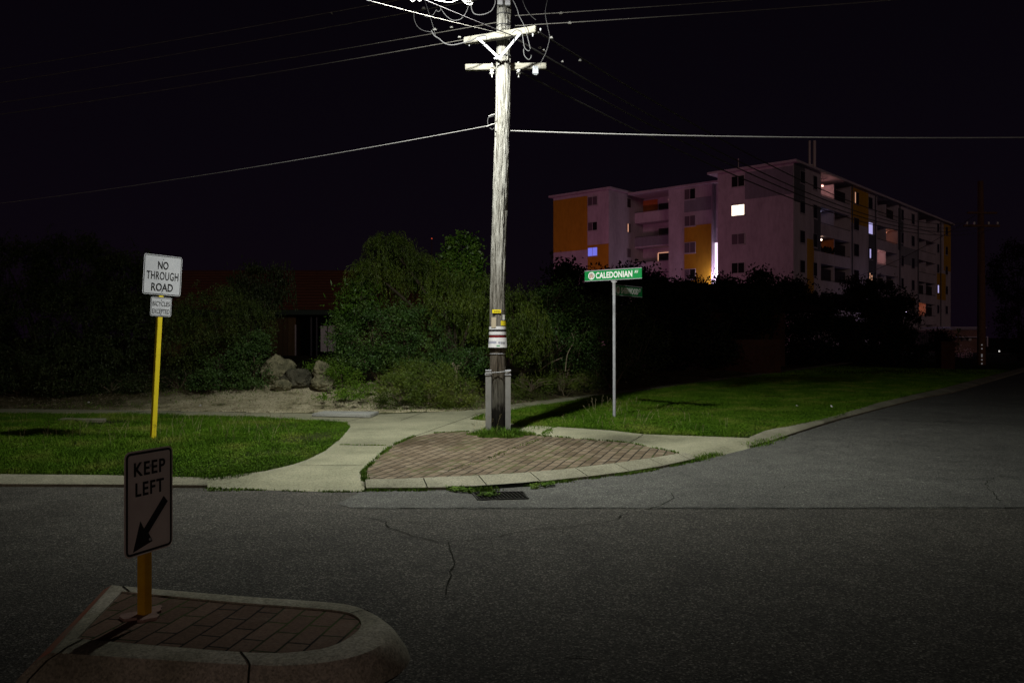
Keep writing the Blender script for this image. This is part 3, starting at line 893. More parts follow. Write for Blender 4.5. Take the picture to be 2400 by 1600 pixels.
def paxis(z):   # z above foot -> local centre
    y = HZ - (z + KH - CH) * F / PD
    return Vector((pxx(interp(axis_px, y)), 0, z)), interp(wid_px, y) / F * PD / 2
NR, NC = 620, 84
ztopp = 9.6
V = np.zeros((NR * NC, 3)); 
for j in range(NR):
    z = -0.05 + (ztopp + 0.05) * j / (NR - 1)
    c, r = paxis(z)
    for i in range(NC):
        a = 2 * math.pi * i / NC
        ca, sa = math.cos(a), math.sin(a)
        g = noise.noise(Vector((ca * 4.4, sa * 4.4, z * 0.5)))
        g2 = noise.noise(Vector((ca * 9.5, sa * 9.5, z * 1.5 + 7)))
        g3 = noise.noise(Vector((ca * 26, sa * 26, z * 5.0 + 3)))
        lump = noise.noise(Vector((ca * 0.9, sa * 0.9, z * 1.4 + 20)))
        rough = min(1.0, max(0.25, (z - 0.9) / 2.0))
        cr = -max(0, 0.13 - abs(g)) / 0.13 * 0.036 - max(0, 0.14 - abs(g2)) / 0.14 * 0.016
        rr = r * (1 + 0.035 * lump) + rough * (cr + 0.006 * g3 + 0.004 * g2)
        V[j * NC + i] = (c.x + rr * ca, c.y + rr * sa, z)
jj, ii = np.meshgrid(np.arange(NR - 1), np.arange(NC), indexing='ij')
a_ = (jj * NC + ii).ravel(); b_ = (jj * NC + (ii + 1) % NC).ravel()
Fq = np.stack([a_, b_, b_ + NC, a_ + NC], 1)
mk_np("shaft", V, Fq, M['pole'], up)

# upper crossarm (in front), lower crossarm (behind)
def local(px, py, d):
    return W(px, py, d) - PB
armU0, armU1 = local(1090, 97, 12.62), local(1258, 70, 12.10)
mb = MB(); mb.bar(armU0, armU1, 0.105, 0.10); mb.build("crossarm", M['arm_wood'], up, bevel=0.008)
armL0, armL1 = local(1091, 159, 12.82), local(1280, 155.5, 12.78)
mb = MB(); mb.bar(armL0, armL1, 0.08, 0.095); mb.build("crossarm", M['arm_wood'], up, bevel=0.006)
mid = local(1170, 137, 12.40)
for x, y, d in ((1119, 89, 12.44), (1220, 78, 12.16)):
    mb = MB(); mb.bar(local(x, y, d), mid, 0.010, 0.036, Vector((0, 1, 0)).cross(local(x, y, d) - mid)); mb.build("brace", M['galv'], up)
mb = MB(); mb.box(-0.06, 0.06, -0.014, 0, 0, 0.025); b = mb.build("bolt_plate", M['galv'], up); b.location = mid + Vector((-0.02, -0.01, -0.02))
def insulator(px, py, d):
    c = local(px, py, d)
    mb = MB(); mb.lathe(c, [(0.010, 0.075), (0.014, 0.05), (0.033, 0.045), (0.035, 0.028), (0.018, 0.022), (0.018, 0.012), (0.036, 0.002), (0.036, -0.02), (0.014, -0.03), (0.008, -0.05), (0.006, -0.075)], 14)
    mb.build("insulator", M['porcelain'], up, smooth=True)
insulator(1153, 171, 12.80); insulator(1215.5, 171, 12.80)
mb = MB(); mb.tube([local(1153.5, 148, 12.76), local(1153.5, 158, 12.76)], 0.018, 10); mb.build("pin", M['porcelain'], up)
mb = MB(); mb.tube([local(1215, 146, 12.8), local(1215, 150, 12.8)], 0.014, 8); mb.build("pin", M['porcelain'], up)
for x, y, d in ((1100, 104, 12.6), (1249, 82, 12.12), (1199, 86, 12.3), (1267, 71, 12.2)):
    mb = MB(); c = local(x, y, d); mb.lathe(c, [(0.006, 0.03), (0.014, 0.02), (0.016, 0.0), (0.01, -0.012), (0.005, -0.03)], 10); mb.build("bolt", M['galv'], up, smooth=True)
c = local(1255, 166, 12.70)
mb = MB(); mb.box(c.x - 0.045, c.x + 0.045, c.y - 0.04, c.y + 0.03, c.z - 0.06, c.z + 0.065); mb.box(c.x - 0.03, c.x + 0.03, c.y - 0.03, c.y + 0.02, c.z - 0.075, c.z - 0.06)
mb.build("junction_box", M['greybox'], up, bevel=0.005)
# fittings at the frame's top
for (x, y, w, h) in ((1172, 5, 12, 15), (1190, 8, 12, 12), (1178, -14, 26, 8)):
    mb = MB(); c = local(x, y, 12.44); mb.box(c.x - w / F * PD / 2, c.x + w / F * PD / 2, c.y - 0.03, c.y + 0.04, c.z - h / F * PD / 2, c.z + h / F * PD / 2)
    mb.build("clamp_plate", M['galv'], up, bevel=0.006)
for y in (36, 62, 134):
    mb = MB(); c, r = paxis(pz(y)); mb.lathe(c, [(r + 0.004, -0.008), (r + 0.008, -0.004), (r + 0.008, 0.004), (r + 0.004, 0.008)], 40)
    mb.build("steel_band", M['wire_grey'], up)
# street lamp arm and head (just above the frame)
L = LAMP - PB
root = Vector((paxis(6.9)[0].x, -0.1, 6.9))
mb = MB(); mb.tube([root, root.lerp(L, 0.3) + Vector((0, 0, 0.22)), root.lerp(L, 0.65) + Vector((0, 0, 0.3)), L + Vector((0.05, 0.2, 0.20))], 0.024, 12)
mb.build("lamp_arm", M['galv'], up, smooth=True)
mb = MB()
hd = (L - root); hd.z = 0; hd.normalize(); sdv = Vector((-hd.y, hd.x, 0))
outl = [(-0.36, 0.05), (-0.28, 0.10), (0.0, 0.15), (0.22, 0.13), (0.30, 0.06)]
ring = [(u, v) for u, v in outl] + [(u, -v) for u, v in outl[::-1]]
vs = [L + hd * u + sdv * v + Vector((0, 0, 0.085)) for u, v in ring] + [L + hd * u * 0.9 + sdv * v * 0.75 + Vector((0, 0, 0.17)) for u, v in ring]
nn = len(ring)
mb.add(vs, [tuple(range(nn, 2 * nn)), tuple(range(nn))[::-1]] + [(i, (i + 1) % nn, (i + 1) % nn + nn, i + nn) for i in range(nn)])
mb.build("lamp_head", M['galv'], up, smooth=True)
mb = MB(); mb.lathe(L + Vector((0, 0, 0.03)), [(0.10, 0.05), (0.10, 0.02), (0.07, 0.0), (0.02, -0.01)], 20)
glow = mat("lamp_lens", (1, 1, 1), 0.5, 0.2, emit=(1, 0.98, 0.92), estr=40)
mb.build("lamp_lens", glow, up, smooth=True)
ld = bpy.data.lights.new("lamp_light", 'SPOT')
ld.energy = LAMP_POWER; ld.color = LAMP_COL; ld.spot_size = R(147); ld.spot_blend = 1.0; ld.shadow_soft_size = 0.07
lo = bpy.data.objects.new("lamp_light", ld); COL.objects.link(lo); lo.parent = up
lo.location = L + Vector((0, 0, -0.03)); lo.rotation_euler = LAMP_TILT.to_track_quat('-Z', 'Y').to_euler()

# steel channels that brace the foot
for (x0, x1, yb, nm) in ((1138.5, 1152, 1014, 0), (1184.5, 1197, 1013, 1)):
    mb = MB(); zt_, zb_ = pz(868), -0.02
    a, b = pxx(x0), pxx(x1)
    mb.box(a, b, -0.13, -0.118, zb_, zt_)
    mb.box(a, a + 0.008, -0.118, 0.02, zb_, zt_)
    mb.box(b - 0.008, b, -0.118, 0.02, zb_, zt_)
    mb.build("steel_channel", M['stake'], up)
    mb = MB(); mb.box(a - 0.006, b + 0.006, -0.138, 0.03, zt_ - 0.07, zt_ - 0.05); mb.box(a - 0.004, b + 0.004, -0.136, 0.03, zt_, zt_ + 0.012)
    mb.build("channel_strap", M['galv'], up)
mb = MB()
mb.tube([(pxx(1138), -0.14, pz(873)), (pxx(1168), -0.155, pz(871)), (pxx(1197), -0.14, pz(868))], 0.005, 6)
mb.build("tie_wire", M['galv'], up); mb = MB()
mb.tube([(pxx(1137), -0.14, pz(1012)), (pxx(1168), -0.155, pz(1013.5)), (pxx(1198), -0.14, pz(1011))], 0.005, 6)
mb.build("tie_wire", M['galv'], up)
mb = MB(); c, r = paxis(pz(828.5)); mb.lathe(c, [(r + 0.002, -0.004), (r + 0.005, -0.002), (r + 0.005, 0.003), (r + 0.002, 0.005)], 32); mb.build("band_wire", M['galv'], up)
# curved sheets wrapped on the shaft
def wrap(name, mt, x0, x1, y0, y1, off=0.012, parent=up, flare=0.0, z_off=0.0, n=12):
    mb = MB(); vs = []
    for j, y in enumerate((y1, y0)):
        z = pz(y) ; c, r = paxis(z); r += off + (flare if j == 0 else 0)
        for k in range(n + 1):
            x = x0 + (x1 - x0) * k / n
            s = max(-0.985, min(0.985, (pxx(x) - c.x) / r)); al = math.asin(s)
            vs.append((c.x + r * math.sin(al), c.y - r * math.cos(al), z))
    m_ = n + 1
    vs2 = [(v[0], v[1] + 0.0015, v[2]) for v in vs]
    N = len(vs)
    mb.add(vs + vs2, [(k, k + 1, m_ + k + 1, m_ + k) for k in range(n)] + [(N + k, N + m_ + k, N + m_ + k + 1, N + k + 1) for k in range(n)])
    if parent is not up:
        mb.v = [v + PB - parent.location for v in mb.v]
    return mb.build(name, mt, parent, smooth=True)
wrap("warning_tag", M['tag_yellow'], 1154, 1174.5, 726, 734)["label"] = "upper yellow warning tag"
wrap("warning_tag", M['tag_yellow'], 1174, 1187, 752, 763)["label"] = "lower yellow warning tag"
wrap("tag_print", M['signblack'], 1158, 1171, 729.4, 730.6, 0.0145)
wrap("paper_scrap", M['paper_tan'], 1152, 1163, 744, 768, 0.016)
wrap("reflector", M['porcelain'], 1178, 1183.5, 738, 750, 0.014)
po = empty("notice_strip", PB + Vector((0, -0.14, pz(769))), 0, "narrow white paper strip wrapped round the pole, topmost of the notices", "notice", "torn paper notices on the pole")
wrap("paper", M['paper'], 1144.5, 1187, 765, 772, 0.012, po); wrap("black_tape", M['blackbox'], 1144.5, 1187, 772.5, 776, 0.010, po)
po = empty("notice_strip", PB + Vector((0, -0.14, pz(780))), 0, "wider white paper strip wrapped round the pole between the black and red tapes", "notice", "torn paper notices on the pole")
wrap("paper", M['paper'], 1144.2, 1187.5, 777, 784.5, 0.013, po); wrap("red_tape", M['red_tape'], 1143.5, 1187.5, 785, 790.5, 0.010, po)
po = empty("poster", PB + Vector((0, -0.14, pz(803))), 0, "white poster with a grey band flaring out at the foot of the paper notices", "poster")
wrap("paper", M['paper'], 1142.5, 1188, 791, 814, 0.014, po, flare=0.012)
wrap("grey_band", M['paper_grey'], 1144, 1164, 799, 806, 0.021, po)
wrap("print", M['paper_grey'], 1168, 1173, 800, 807, 0.021, po)
for k in range(5):
    wrap("print", M['signblack'] if k % 2 else M['paper_grey'], 1173.5 + k * 2.3, 1175 + k * 2.3, 800.5, 806, 0.0215, po)
wrap("green_mark", M['poster_green'], 1164, 1172, 808.5, 811.5, 0.0245, po)

# ------------------------------------------------------------------ wires
def wire(name, A, B, sag, r, mt, label, cat, group=None, n=40, twist=False):
    A = Vector(A); B = Vector(B); pts = []
    for i in range(n + 1):
        s = (i / n) ** 1.5 if i else 0
        p = A.lerp(B, s); p.z -= 4 * sag * s * (1 - s); pts.append(p)
    mb = MB(); mb.tube(pts, r, 6)
    o = mb.build(name, mt, smooth=True)
    return tag(o, label, cat, group)
LV = Vector((-33.4, 10.6, 0)); RV = Vector((33.4, -10.6, 0))
def A0(x, y, d=12.6): return W(x, y, d)
base = Vector((-0.2, 12.6, CH))
lab = ["highest left hand power wire, running out of the top of the frame", "second power wire down on the left of the pole",
       "third power wire down on the left of the pole", "lowest power wire on the left of the pole, above the telephone cable"]
for k, (rel, sg, xo) in enumerate(((5.63, 0.4, 0), (5.40, 0.45, 0.0), (4.98, 0.42, 0.0), (4.80, 0.48, 0))):
    a = base + Vector((xo, 0, rel)); wire("overhead_wire", a, a + LV, sg, 0.0062, M['wire'], lab[k], "power wire", "overhead power wires")
lab = ["upper power wire running right from the pole out of the top edge", "lower power wire running right from above the crossarm"]
for k, (rel, sg) in enumerate(((5.08, 0.55), (4.92, 0.55))):
    a = base + Vector((0.25, 0, rel)); wire("overhead_wire", a, a + RV, sg, 0.0062, M['wire'], lab[k], "power wire", "overhead power wires")
a = W(1145, 295, 12.55); wire("telephone_cable", a, a + LV, 0.86, 0.0050, M['wire_white'], "twisted pale telephone cable running left from a hook halfway up the pole", "telephone cable")
a = W(1192, 306.5, 12.62); wire("telephone_cable", a, a + RV, 1.0, 0.0080, M['wire_white'], "thick pale telephone cable running right across the picture above the apartments", "telephone cable")
# to the far pole along the side street
P2B = W(2300, 857, 44.5); P2B.z = 0.0
far_arm = {}
lab = ["outermost black wire from the upper crossarm towards the far pole", "inner black wire from the upper crossarm towards the far pole",
       "black wire from the lower crossarm's right end towards the far pole", "black wire from under the lower crossarm towards the far pole, lowest across the apartments"]
for k, (A, B, sg) in enumerate(((W(1262, 76, 12.3), W(2262, 522, 44.2), 1.0), (W(1196, 84, 12.4), W(2280, 528, 44.4), 1.15),
                                (W(1274, 160, 12.8), W(2312, 530, 44.7), 1.2), (W(1218, 168, 12.8), W(2330, 536, 44.9), 1.25))):
    wire("overhead_wire", A, B, sg, 0.0135, M['wire_far'], lab[k], "power wire", "overhead power wires")
wire("overhead_wire", W(2285, 505, 44.4), W(1985, 655, 60), 0.4, 0.016, M['wire_black'], "service wire dropping from the far pole to the apartment block", "power wire", "overhead power wires")
# overhead towards the viewer
nearV = Vector((-18.6, -23.5, 0.4))
a = W(1190, 82, 12.3); wire("overhead_wire", a, a + nearV, 1.3, 0.0045, M['wire'], "twisted wire from the upper crossarm up to the left edge of the lamp glare", "power wire", "overhead power wires")
a = W(1206, 86, 12.2); wire("overhead_wire", a, a + nearV + Vector((4, 0, 0.3)), 1.0, 0.008, M['wire_black'], "dark thin wire from the crossarm passing behind the lamp glare", "power wire", "overhead power wires")

# jumpers and loops hanging round the pole head: parts of the pole
def spl(pts, n=8):
    P = [Vector(p) for p in pts]; out = []
    for i in range(len(P) - 1):
        p0 = P[max(0, i - 1)]; p1 = P[i]; p2 = P[i + 1]; p3 = P[min(len(P) - 1, i + 2)]
        for k in range(n):
            t = k / n
            out.append(0.5 * ((2 * p1) + (p2 - p0) * t + (2 * p0 - 5 * p1 + 4 * p2 - p3) * t * t + (3 * p1 - p0 - 3 * p2 + p3) * t ** 3))
    out.append(P[-1]); return out
def jumper(seq, r, mt, d=12.3):
    pts = [local(*(q if len(q) == 3 else (q[0], q[1], d))) for q in seq]
    mb = MB(); mb.tube(spl(pts), r * 0.72, 6); return mb.build("jumper_wire", mt, up, smooth=True)
jumper([(1104, -2), (1105, 20), (1112, 33), (1130, 35), (1150, 27), (1160, 10), (1160, -6)], 0.0085, M['wire_grey'], 12.0)
jumper([(1180, -6), (1180, 20), (1185, 40), (1196, 53)], 0.008, M['wire_grey'], 12.38)
jumper([(1200, -4), (1212, 22), (1217, 38), (1228, 60), (1237, 90), (1243, 115)], 0.007, M['wire_grey'], 12.0)
jumper([(1223, -4), (1232, 20), (1245, 38), (1256, 47)], 0.006, M['wire_grey'], 12.4)
jumper([(1284, -4), (1278, 30), (1284, 65), (1288, 90), (1280, 122), (1269, 145), (1264, 162)], 0.006, M['wire_grey'], 12.3)
jumper([(1200, 78), (1208, 71), (1218, 72), (1224, 80), (1227, 100), (1230, 113), (1238, 120), (1241, 118)], 0.008, M['wire_grey'], 12.0)
jumper([(1227, 115), (1229, 130), (1238, 140), (1244, 136), (1246, 129)], 0.009, M['wire_grey'], 12.2)
jumper([(1011, 72), (1018, 84), (1030, 92), (1042, 102), (1060, 106), (1085, 101), (1105, 95), (1122, 86), (1138, 84), (1140, 92)], 0.012, M['wire_grey'], 12.25)
jumper([(970, 25), (971, 45), (978, 62), (992, 72), (1012, 76)], 0.006, M['wire_grey'], 12.3)
jumper([(994, -4), (1008, 40), (1018, 72), (1020, 84)], 0.005, M['wire_grey'], 12.3)
jumper([(1034, 22), (1046, 38), (1062, 48), (1080, 45), (1092, 30), (1098, 14)], 0.006, M['wire_grey'], 12.0)
jumper([(1022, 24), (1027, 28), (1032, 24), (1033, 17)], 0.005, M['wire_grey'], 12.0)
jumper([(1022, 24), (1015, 35), (1003, 40), (994, 38)], 0.004, M['wire_grey'], 12.0)
jumper([(1168, 65), (1174, 61), (1186, 60), (1196, 62)], 0.006, M['wire_grey'], 12.42)
jumper([(1125, 90), (1136, 104), (1145, 116), (1152, 122)], 0.004, M['wire_grey'], 12.5)
jumper([(1144, 296), (1143, 284), (1145, 276), (1152, 274), (1158, 272)], 0.006, M['wire_grey'], 12.45)
jumper([(1145, 273), (1152, 270), (1160, 268)], 0.011, M['wire_white'], 12.45)
jumper([(1140, 297), (1150, 293), (1160, 290)], 0.012, M['wire_white'], 12.45)
jumper([(1148, 300), (1154, 304), (1158, 300)], 0.007, M['wire_grey'], 12.45)
# pale cables right under the lamp, burnt out by its light
for seq, r in (([(958, -6), (964, 4), (970, 4), (974, -4)], 0.011), ([(975, -5), (982, 3), (987, 2), (990, -5)], 0.011),
               ([(1006, -4), (1020, 1), (1040, 5), (1058, 6), (1072, 1), (1082, -5)], 0.011),
               ([(1078, -6), (1084, 2), (1095, 5), (1104, 5)], 0.010),
               ([(1084, -8), (1086, 4), (1094, 11), (1104, 12), (1108, 8)], 0.012)):
    jumper([(x, y, 10.55) for x, y in seq], r, M['wire_white'])
mb = MB()
c = local(1102, 1, 10.6); mb.box(c.x - 0.05, c.x + 0.04, c.y - 0.03, c.y + 0.04, c.z - 0.012, c.z + 0.03); mb.build("cable_clamp", M['porcelain'], up, bevel=0.006)
# wire clamps catching the light
for (x, y, d, w, h) in ((993, 20, 12.7, 10, 6), (1019, 70, 12.7, 11, 6), (1058.5, 65, 12.7, 8, 4), (1077, 88, 12.6, 9, 4), (1314.5, 32, 12.4, 9, 6), (1335, 54.5, 12.3, 9, 7), (778, 31.5, 13.2, 4, 5),
                        (1292, 89, 12.4, 9, 6), (1318, 145, 13.1, 6, 5), (1359, 142, 13.4, 7, 6), (1266, 112, 12.6, 10, 4), (1274, 119, 12.7, 10, 5)):
    c = local(x, y, d); mb = MB(); w = w / F * d / 2.4; h = h / F * d / 2.8
    mb.box(c.x - w, c.x + w, c.y - 0.02, c.y + 0.02, c.z - h, c.z); mb.box(c.x - w * 0.5, c.x + w * 0.6, c.y - 0.025, c.y + 0.025, c.z, c.z + h)
    mb.build("wire_clamp", M['stake'], up)

# ------------------------------------------------------------------ drain grate, pit lid, rocks, litter
g0, g1, g2, g3 = G(1106, 1156, 0), G(1226, 1154, 0), G(1238, 1170, 0), G(1120, 1173, 0)
dg_ = empty("drain_grate", (g0 + g1 + g2 + g3) / 4, 0, "iron storm drain grate in the gutter below the brick corner", "drain grate")
cc = dg_.location.copy()
mb = MB(); q = [p - cc for p in (g0, g1, g2, g3)]
mb.add([(p.x, p.y, 0.0075) for p in q], [(0, 1, 2, 3)]); mb.build("opening", M['pit'], dg_)
mb = MB()
for k in range(13):
    f = (k + 0.5) / 13; a = q[0].lerp(q[1], f); b = q[3].lerp(q[2], f)
    mb.bar(a + Vector((-0.02, 0, 0.012)), b + Vector((0.02, 0, 0.012)), 0.0065, 0.006)
for a, b in ((0, 1), (1, 2), (2, 3), (3, 0)): mb.bar(q[a] + Vector((0, 0, 0.012)), q[b] + Vector((0, 0, 0.012)), 0.014, 0.008)
mb.build("grate", M['iron'], dg_)
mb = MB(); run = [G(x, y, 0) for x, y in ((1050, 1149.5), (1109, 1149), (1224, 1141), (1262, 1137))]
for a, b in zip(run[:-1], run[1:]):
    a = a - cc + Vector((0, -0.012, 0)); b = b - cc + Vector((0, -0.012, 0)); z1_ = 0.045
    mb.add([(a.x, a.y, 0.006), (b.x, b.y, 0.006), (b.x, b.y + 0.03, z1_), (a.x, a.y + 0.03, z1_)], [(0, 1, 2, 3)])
mb.build("kerb_inlet_shade", M['pit'], dg_)  # black strip puts the inlet gap's shade into colour
lid = [G(731, 969, 0.13), G(760, 963, 0.13), G(888, 964, 0.13), G(868, 972, 0.13)]
c = sum(lid, Vector()) / 4
mb = MB(); mb.slab([(p.x - c.x, p.y - c.y) for p in lid], -0.03, 0.025)
o = mb.build("pit_lid", concrete("pit_lid_concrete", (0.26, 0.27, 0.25), (0.33, 0.34, 0.32), (0.40, 0.41, 0.38)), bevel=0.006); o.location = (c.x, c.y, 0.11); tag(o, "grey concrete service pit lid beside the footpath below the garden mound", "pit lid")
lid = [G(135, 981, 0.11), G(150, 978, 0.11), G(250, 979, 0.11), G(245, 983, 0.11)]
c = sum(lid, Vector()) / 4
mb = MB(); mb.slab([(p.x - c.x, p.y - c.y) for p in lid], -0.03, 0.03)
o = mb.build("pit_lid", M['kerb'], bevel=0.006); o.location = (c.x, c.y, 0.075); tag(o, "dim concrete pit lid sunk in the far left lawn", "pit lid")

def rock(px, py, d, w, h, dep, seed, label, group="boulders in the garden"):
    bm = bmesh.new(); bmesh.ops.create_icosphere(bm, subdivisions=5, radius=1)
    for v in bm.verts:
        p = v.co.normalized()
        k = 1 + 0.24 * noise.noise(p * 1.3 + Vector((seed, 0, 0))) + 0.12 * noise.noise(p * 3.2 + Vector((seed, 5, 0))) + 0.09 * noise.noise(p * 7 + Vector((seed, 9, 0))) + 0.06 * noise.noise(p * 15) - 0.07 * max(0, noise.noise(p * 9 + Vector((3, seed, 0)))) 
        v.co = Vector((p.x * w * k * 1.12, p.y * dep * k * 1.1, p.z * h * k * 1.08))
    me = bpy.data.meshes.new("boulder"); bm.to_mesh(me); bm.free()
    me.materials.append(M['rock_dark'] if seed in (5,) else M['rock']); me.polygons.foreach_set("use_smooth", [True] * len(me.polygons))
    o = bpy.data.objects.new("boulder", me); COL.objects.link(o); o.location = W(px, py, d); tag(o, label, "boulder", group)
rock(650, 870, 18.9, 0.36, 0.33, 0.3, 1, "pale rounded boulder, leftmost of the garden rocks")
rock(697, 888, 18.5, 0.34, 0.22, 0.3, 5, "dark low boulder between two paler ones")
rock(753, 866, 18.5, 0.18, 0.19, 0.2, 9, "upright pale boulder standing on another, topmost of the garden rocks")
rock(756, 897, 18.2, 0.25, 0.17, 0.22, 12, "squat pale boulder under the upright one")
rock(660, 903, 18.2, 0.2, 0.13, 0.2, 15, "small sloping boulder at the foot of the leftmost rock")
rock(771, 911, 17.9, 0.07, 0.05, 0.06, 17, "fist sized white stone on the sand right of the boulders", None)
rock(871, 901, 17.8, 0.11, 0.05, 0.09, 21, "small reddish brick fragment lying at the shrub's left edge", None)
for (x, y, lab) in ((1867, 951, "crumpled white paper scrap on the right lawn"), (1948, 952, "small white scrap on the lawn nearer the kerb"), (207, 943, "small pale scrap in the leaves left of the yellow post"), (470, 950, "tiny white scrap by the left footpath edge")):
    c = G(x, y, 0.14); mb = MB(); s = 0.03
    vs = [(random.uniform(-s, s), random.uniform(-s, s), random.uniform(-s * .6, s)) for _ in range(9)]
    bm = bmesh.new(); [bm.verts.new(v) for v in vs]; bmesh.ops.convex_hull(bm, input=bm.verts)
    me = bpy.data.meshes.new("litter"); bm.to_mesh(me); bm.free(); me.materials.append(M['paper'])
    o = bpy.data.objects.new("litter", me); COL.objects.link(o); o.location = c; tag(o, lab, "litter")

# ------------------------------------------------------------------ grass
def unit(n):
    v = rng.normal(size=(n, 3)); return v / np.linalg.norm(v, axis=1, keepdims=True)
def leaves(C, L, Wd, dirs=None, flat=0.0):
    """diamond leaves with a slight fold; C centres (n,3)"""
    n = len(C)
    u = unit(n) if dirs is None else dirs + 0.35 * unit(n)
    u /= np.linalg.norm(u, axis=1, keepdims=True)
    r = unit(n); r[:, 2] += flat
    v = np.cross(u, r); v /= np.linalg.norm(v, axis=1, keepdims=True) + 1e-9
    w = np.cross(u, v)
    l = (L * rng.uniform(0.6, 1.3, n))[:, None]; k = (Wd * rng.uniform(0.6, 1.3, n))[:, None]
    V = np.stack([C - u * l / 2, C + v * k / 2 + w * k * 0.12, C + u * l / 2, C - v * k / 2 + w * k * 0.12], 1).reshape(-1, 3)
    i = np.arange(n) * 4
    return V, np.stack([i, i + 1, i + 2, i + 3], 1)

def blades(P, hmin, hmax, w, lean=0.5, z0=KH - 0.012, hz=None):
    n = len(P)
    a = rng.uniform(0, 2 * math.pi, n); h = rng.uniform(hmin, hmax, n)
    if hz is not None: h = h * hz
    ww = w * rng.uniform(0.6, 1.3, n)
    la = rng.uniform(0, 2 * math.pi, n); ll = h * rng.uniform(0.1, lean, n)
    z = z0 if np.isscalar(z0) else z0
    bx = np.cos(a) * ww / 2; by = np.sin(a) * ww / 2
    tx = np.cos(la) * ll; ty = np.sin(la) * ll
    V = np.zeros((n, 5, 3))
    V[:, 0] = np.stack([P[:, 0] - bx, P[:, 1] - by, np.full(n, z) if np.isscalar(z) else z], 1)
    V[:, 1] = np.stack([P[:, 0] + bx, P[:, 1] + by, V[:, 0, 2]], 1)
    V[:, 2] = np.stack([P[:, 0] + bx * .8 + tx * .3, P[:, 1] + by * .8 + ty * .3, V[:, 0, 2] + h * .6], 1)
    V[:, 3] = np.stack([P[:, 0] - bx * .8 + tx * .3, P[:, 1] - by * .8 + ty * .3, V[:, 0, 2] + h * .6], 1)
    V[:, 4] = np.stack([P[:, 0] + tx, P[:, 1] + ty, V[:, 0, 2] + h], 1)
    i = np.arange(n) * 5
    T = np.concatenate([np.stack([i, i + 1, i + 2], 1), np.stack([i, i + 2, i + 3], 1), np.stack([i + 3, i + 2, i + 4], 1)])
    return V.reshape(-1, 3), T
def merge(parts):
    Vs, Ts, o = [], [], 0
    for V, T in parts:
        Vs.append(V); Ts.append(T + o); o += len(V)
    return np.concatenate(Vs), np.concatenate(Ts)
def scatter(poly, dens):
    A = np.array([(p.x, p.y) for p in poly]); mn = A.min(0); mx = A.max(0)
    n = int((mx - mn).prod() * dens); P = rng.uniform(mn, mx, (n, 2))
    return P[pip(P, [tuple(a) for a in A])]
def vnoise(P, sc, seed=0):
    return np.array([noise.noise(Vector((x * sc, y * sc, seed))) for x, y in P])
def fastnoise(P, sc, seed):
    # cheap smooth noise from summed sines
    r = np.random.default_rng(seed); v = np.zeros(len(P))
    for k in range(6):
        th = r.uniform(0, 6.28); f = sc * r.uniform(0.6, 2.4); v += np.sin((P[:, 0] * math.cos(th) + P[:, 1] * math.sin(th)) * f + r.uniform(0, 6.28))
    return v / 6
Lpoly = P2([(-260, 965), (0, 968), (366, 972), (548, 975), (750, 985), (812, 989), (822, 999), (800, 1028), (762, 1057), (725, 1076), (687, 1088), (622, 1103), (559, 1116), (486, 1123), (240, 1114), (-260, 1108)])
P = scatter(Lpoly, 4200)
P = P[fastnoise(P, 2.2, 31) + rng.uniform(-0.3, 0.3, len(P)) < 0.40]
f = fastnoise(P, 1.6, 3)
hz = 0.55 + 1.0 * np.clip(f + 0.2, 0, 1) + 0.45 * np.clip(fastnoise(P, 7, 8), -1, 1)
def low_leaves(P, n, L=0.022, Wd=0.014):
    Q = P[rng.permutation(len(P))[:n]]; C = np.concatenate([Q, (KH + rng.uniform(0.0, 0.045, len(Q)))[:, None]], 1)
    d = unit(len(C)); d[:, 2] *= 0.35
    V, F4 = leaves(C, L, Wd, d, flat=2.0); return V, np.concatenate([F4[:, [0, 1, 2]], F4[:, [0, 2, 3]]])
parts = [blades(P, 0.02, 0.085, 0.0055, 1.0, hz=hz), low_leaves(P, 50000)]
V, T = merge(parts)
o = mk_np("grass", V, T, M['grass']); tag(o, kind="stuff")
ke = kerbC_t[-2]
Rpoly = P2([(1104, 982), (1137, 968), (1198, 962), (1350, 939), (1397, 930)]) + [pe + pdv * 26, ke + sd * 18, ke] + P2([(2130, 928), (2050, 948), (1953, 979), (1851, 1001), (1800, 1009), (1757, 1024), (1680, 1022), (1507, 1016), (1430, 1007), (1297, 998), (1290, 1004), (1240, 1010), (1200, 991), (1137, 984)])
P = scatter(Rpoly, 3400)
keep = (P[:, 1] < 18) | (rng.uniform(0, 1, len(P)) < np.clip(1.2 - (P[:, 1] - 18) / 14, 0.05, 1)); P = P[keep]
ok = ~((P[:, 1] < G(1290, 1000, KH).y) & (P[:, 0] > G(1215, 994, KH).x) & (P[:, 0] < G(1300, 999, KH).x) & (rng.uniform(0, 1, len(P)) < 0.9)); P = P[ok]
P = P[fastnoise(P, 2.0, 33) + rng.uniform(-0.3, 0.3, len(P)) < 0.42]
wsc = np.clip(P[:, 1] / 15, 1, 2.2)
hz = 0.6 + 0.9 * np.clip(fastnoise(P, 1.4, 5) + 0.2, 0, 1) + 0.45 * fastnoise(P, 8, 9)
parts = [blades(P, 0.02, 0.08, 0.006 * wsc, 1.0, hz=hz), low_leaves(P[P[:, 1] < 19], 50000)]
V, T = merge(parts)
o = mk_np("grass", V, T, M['grass']); tag(o, kind="stuff")

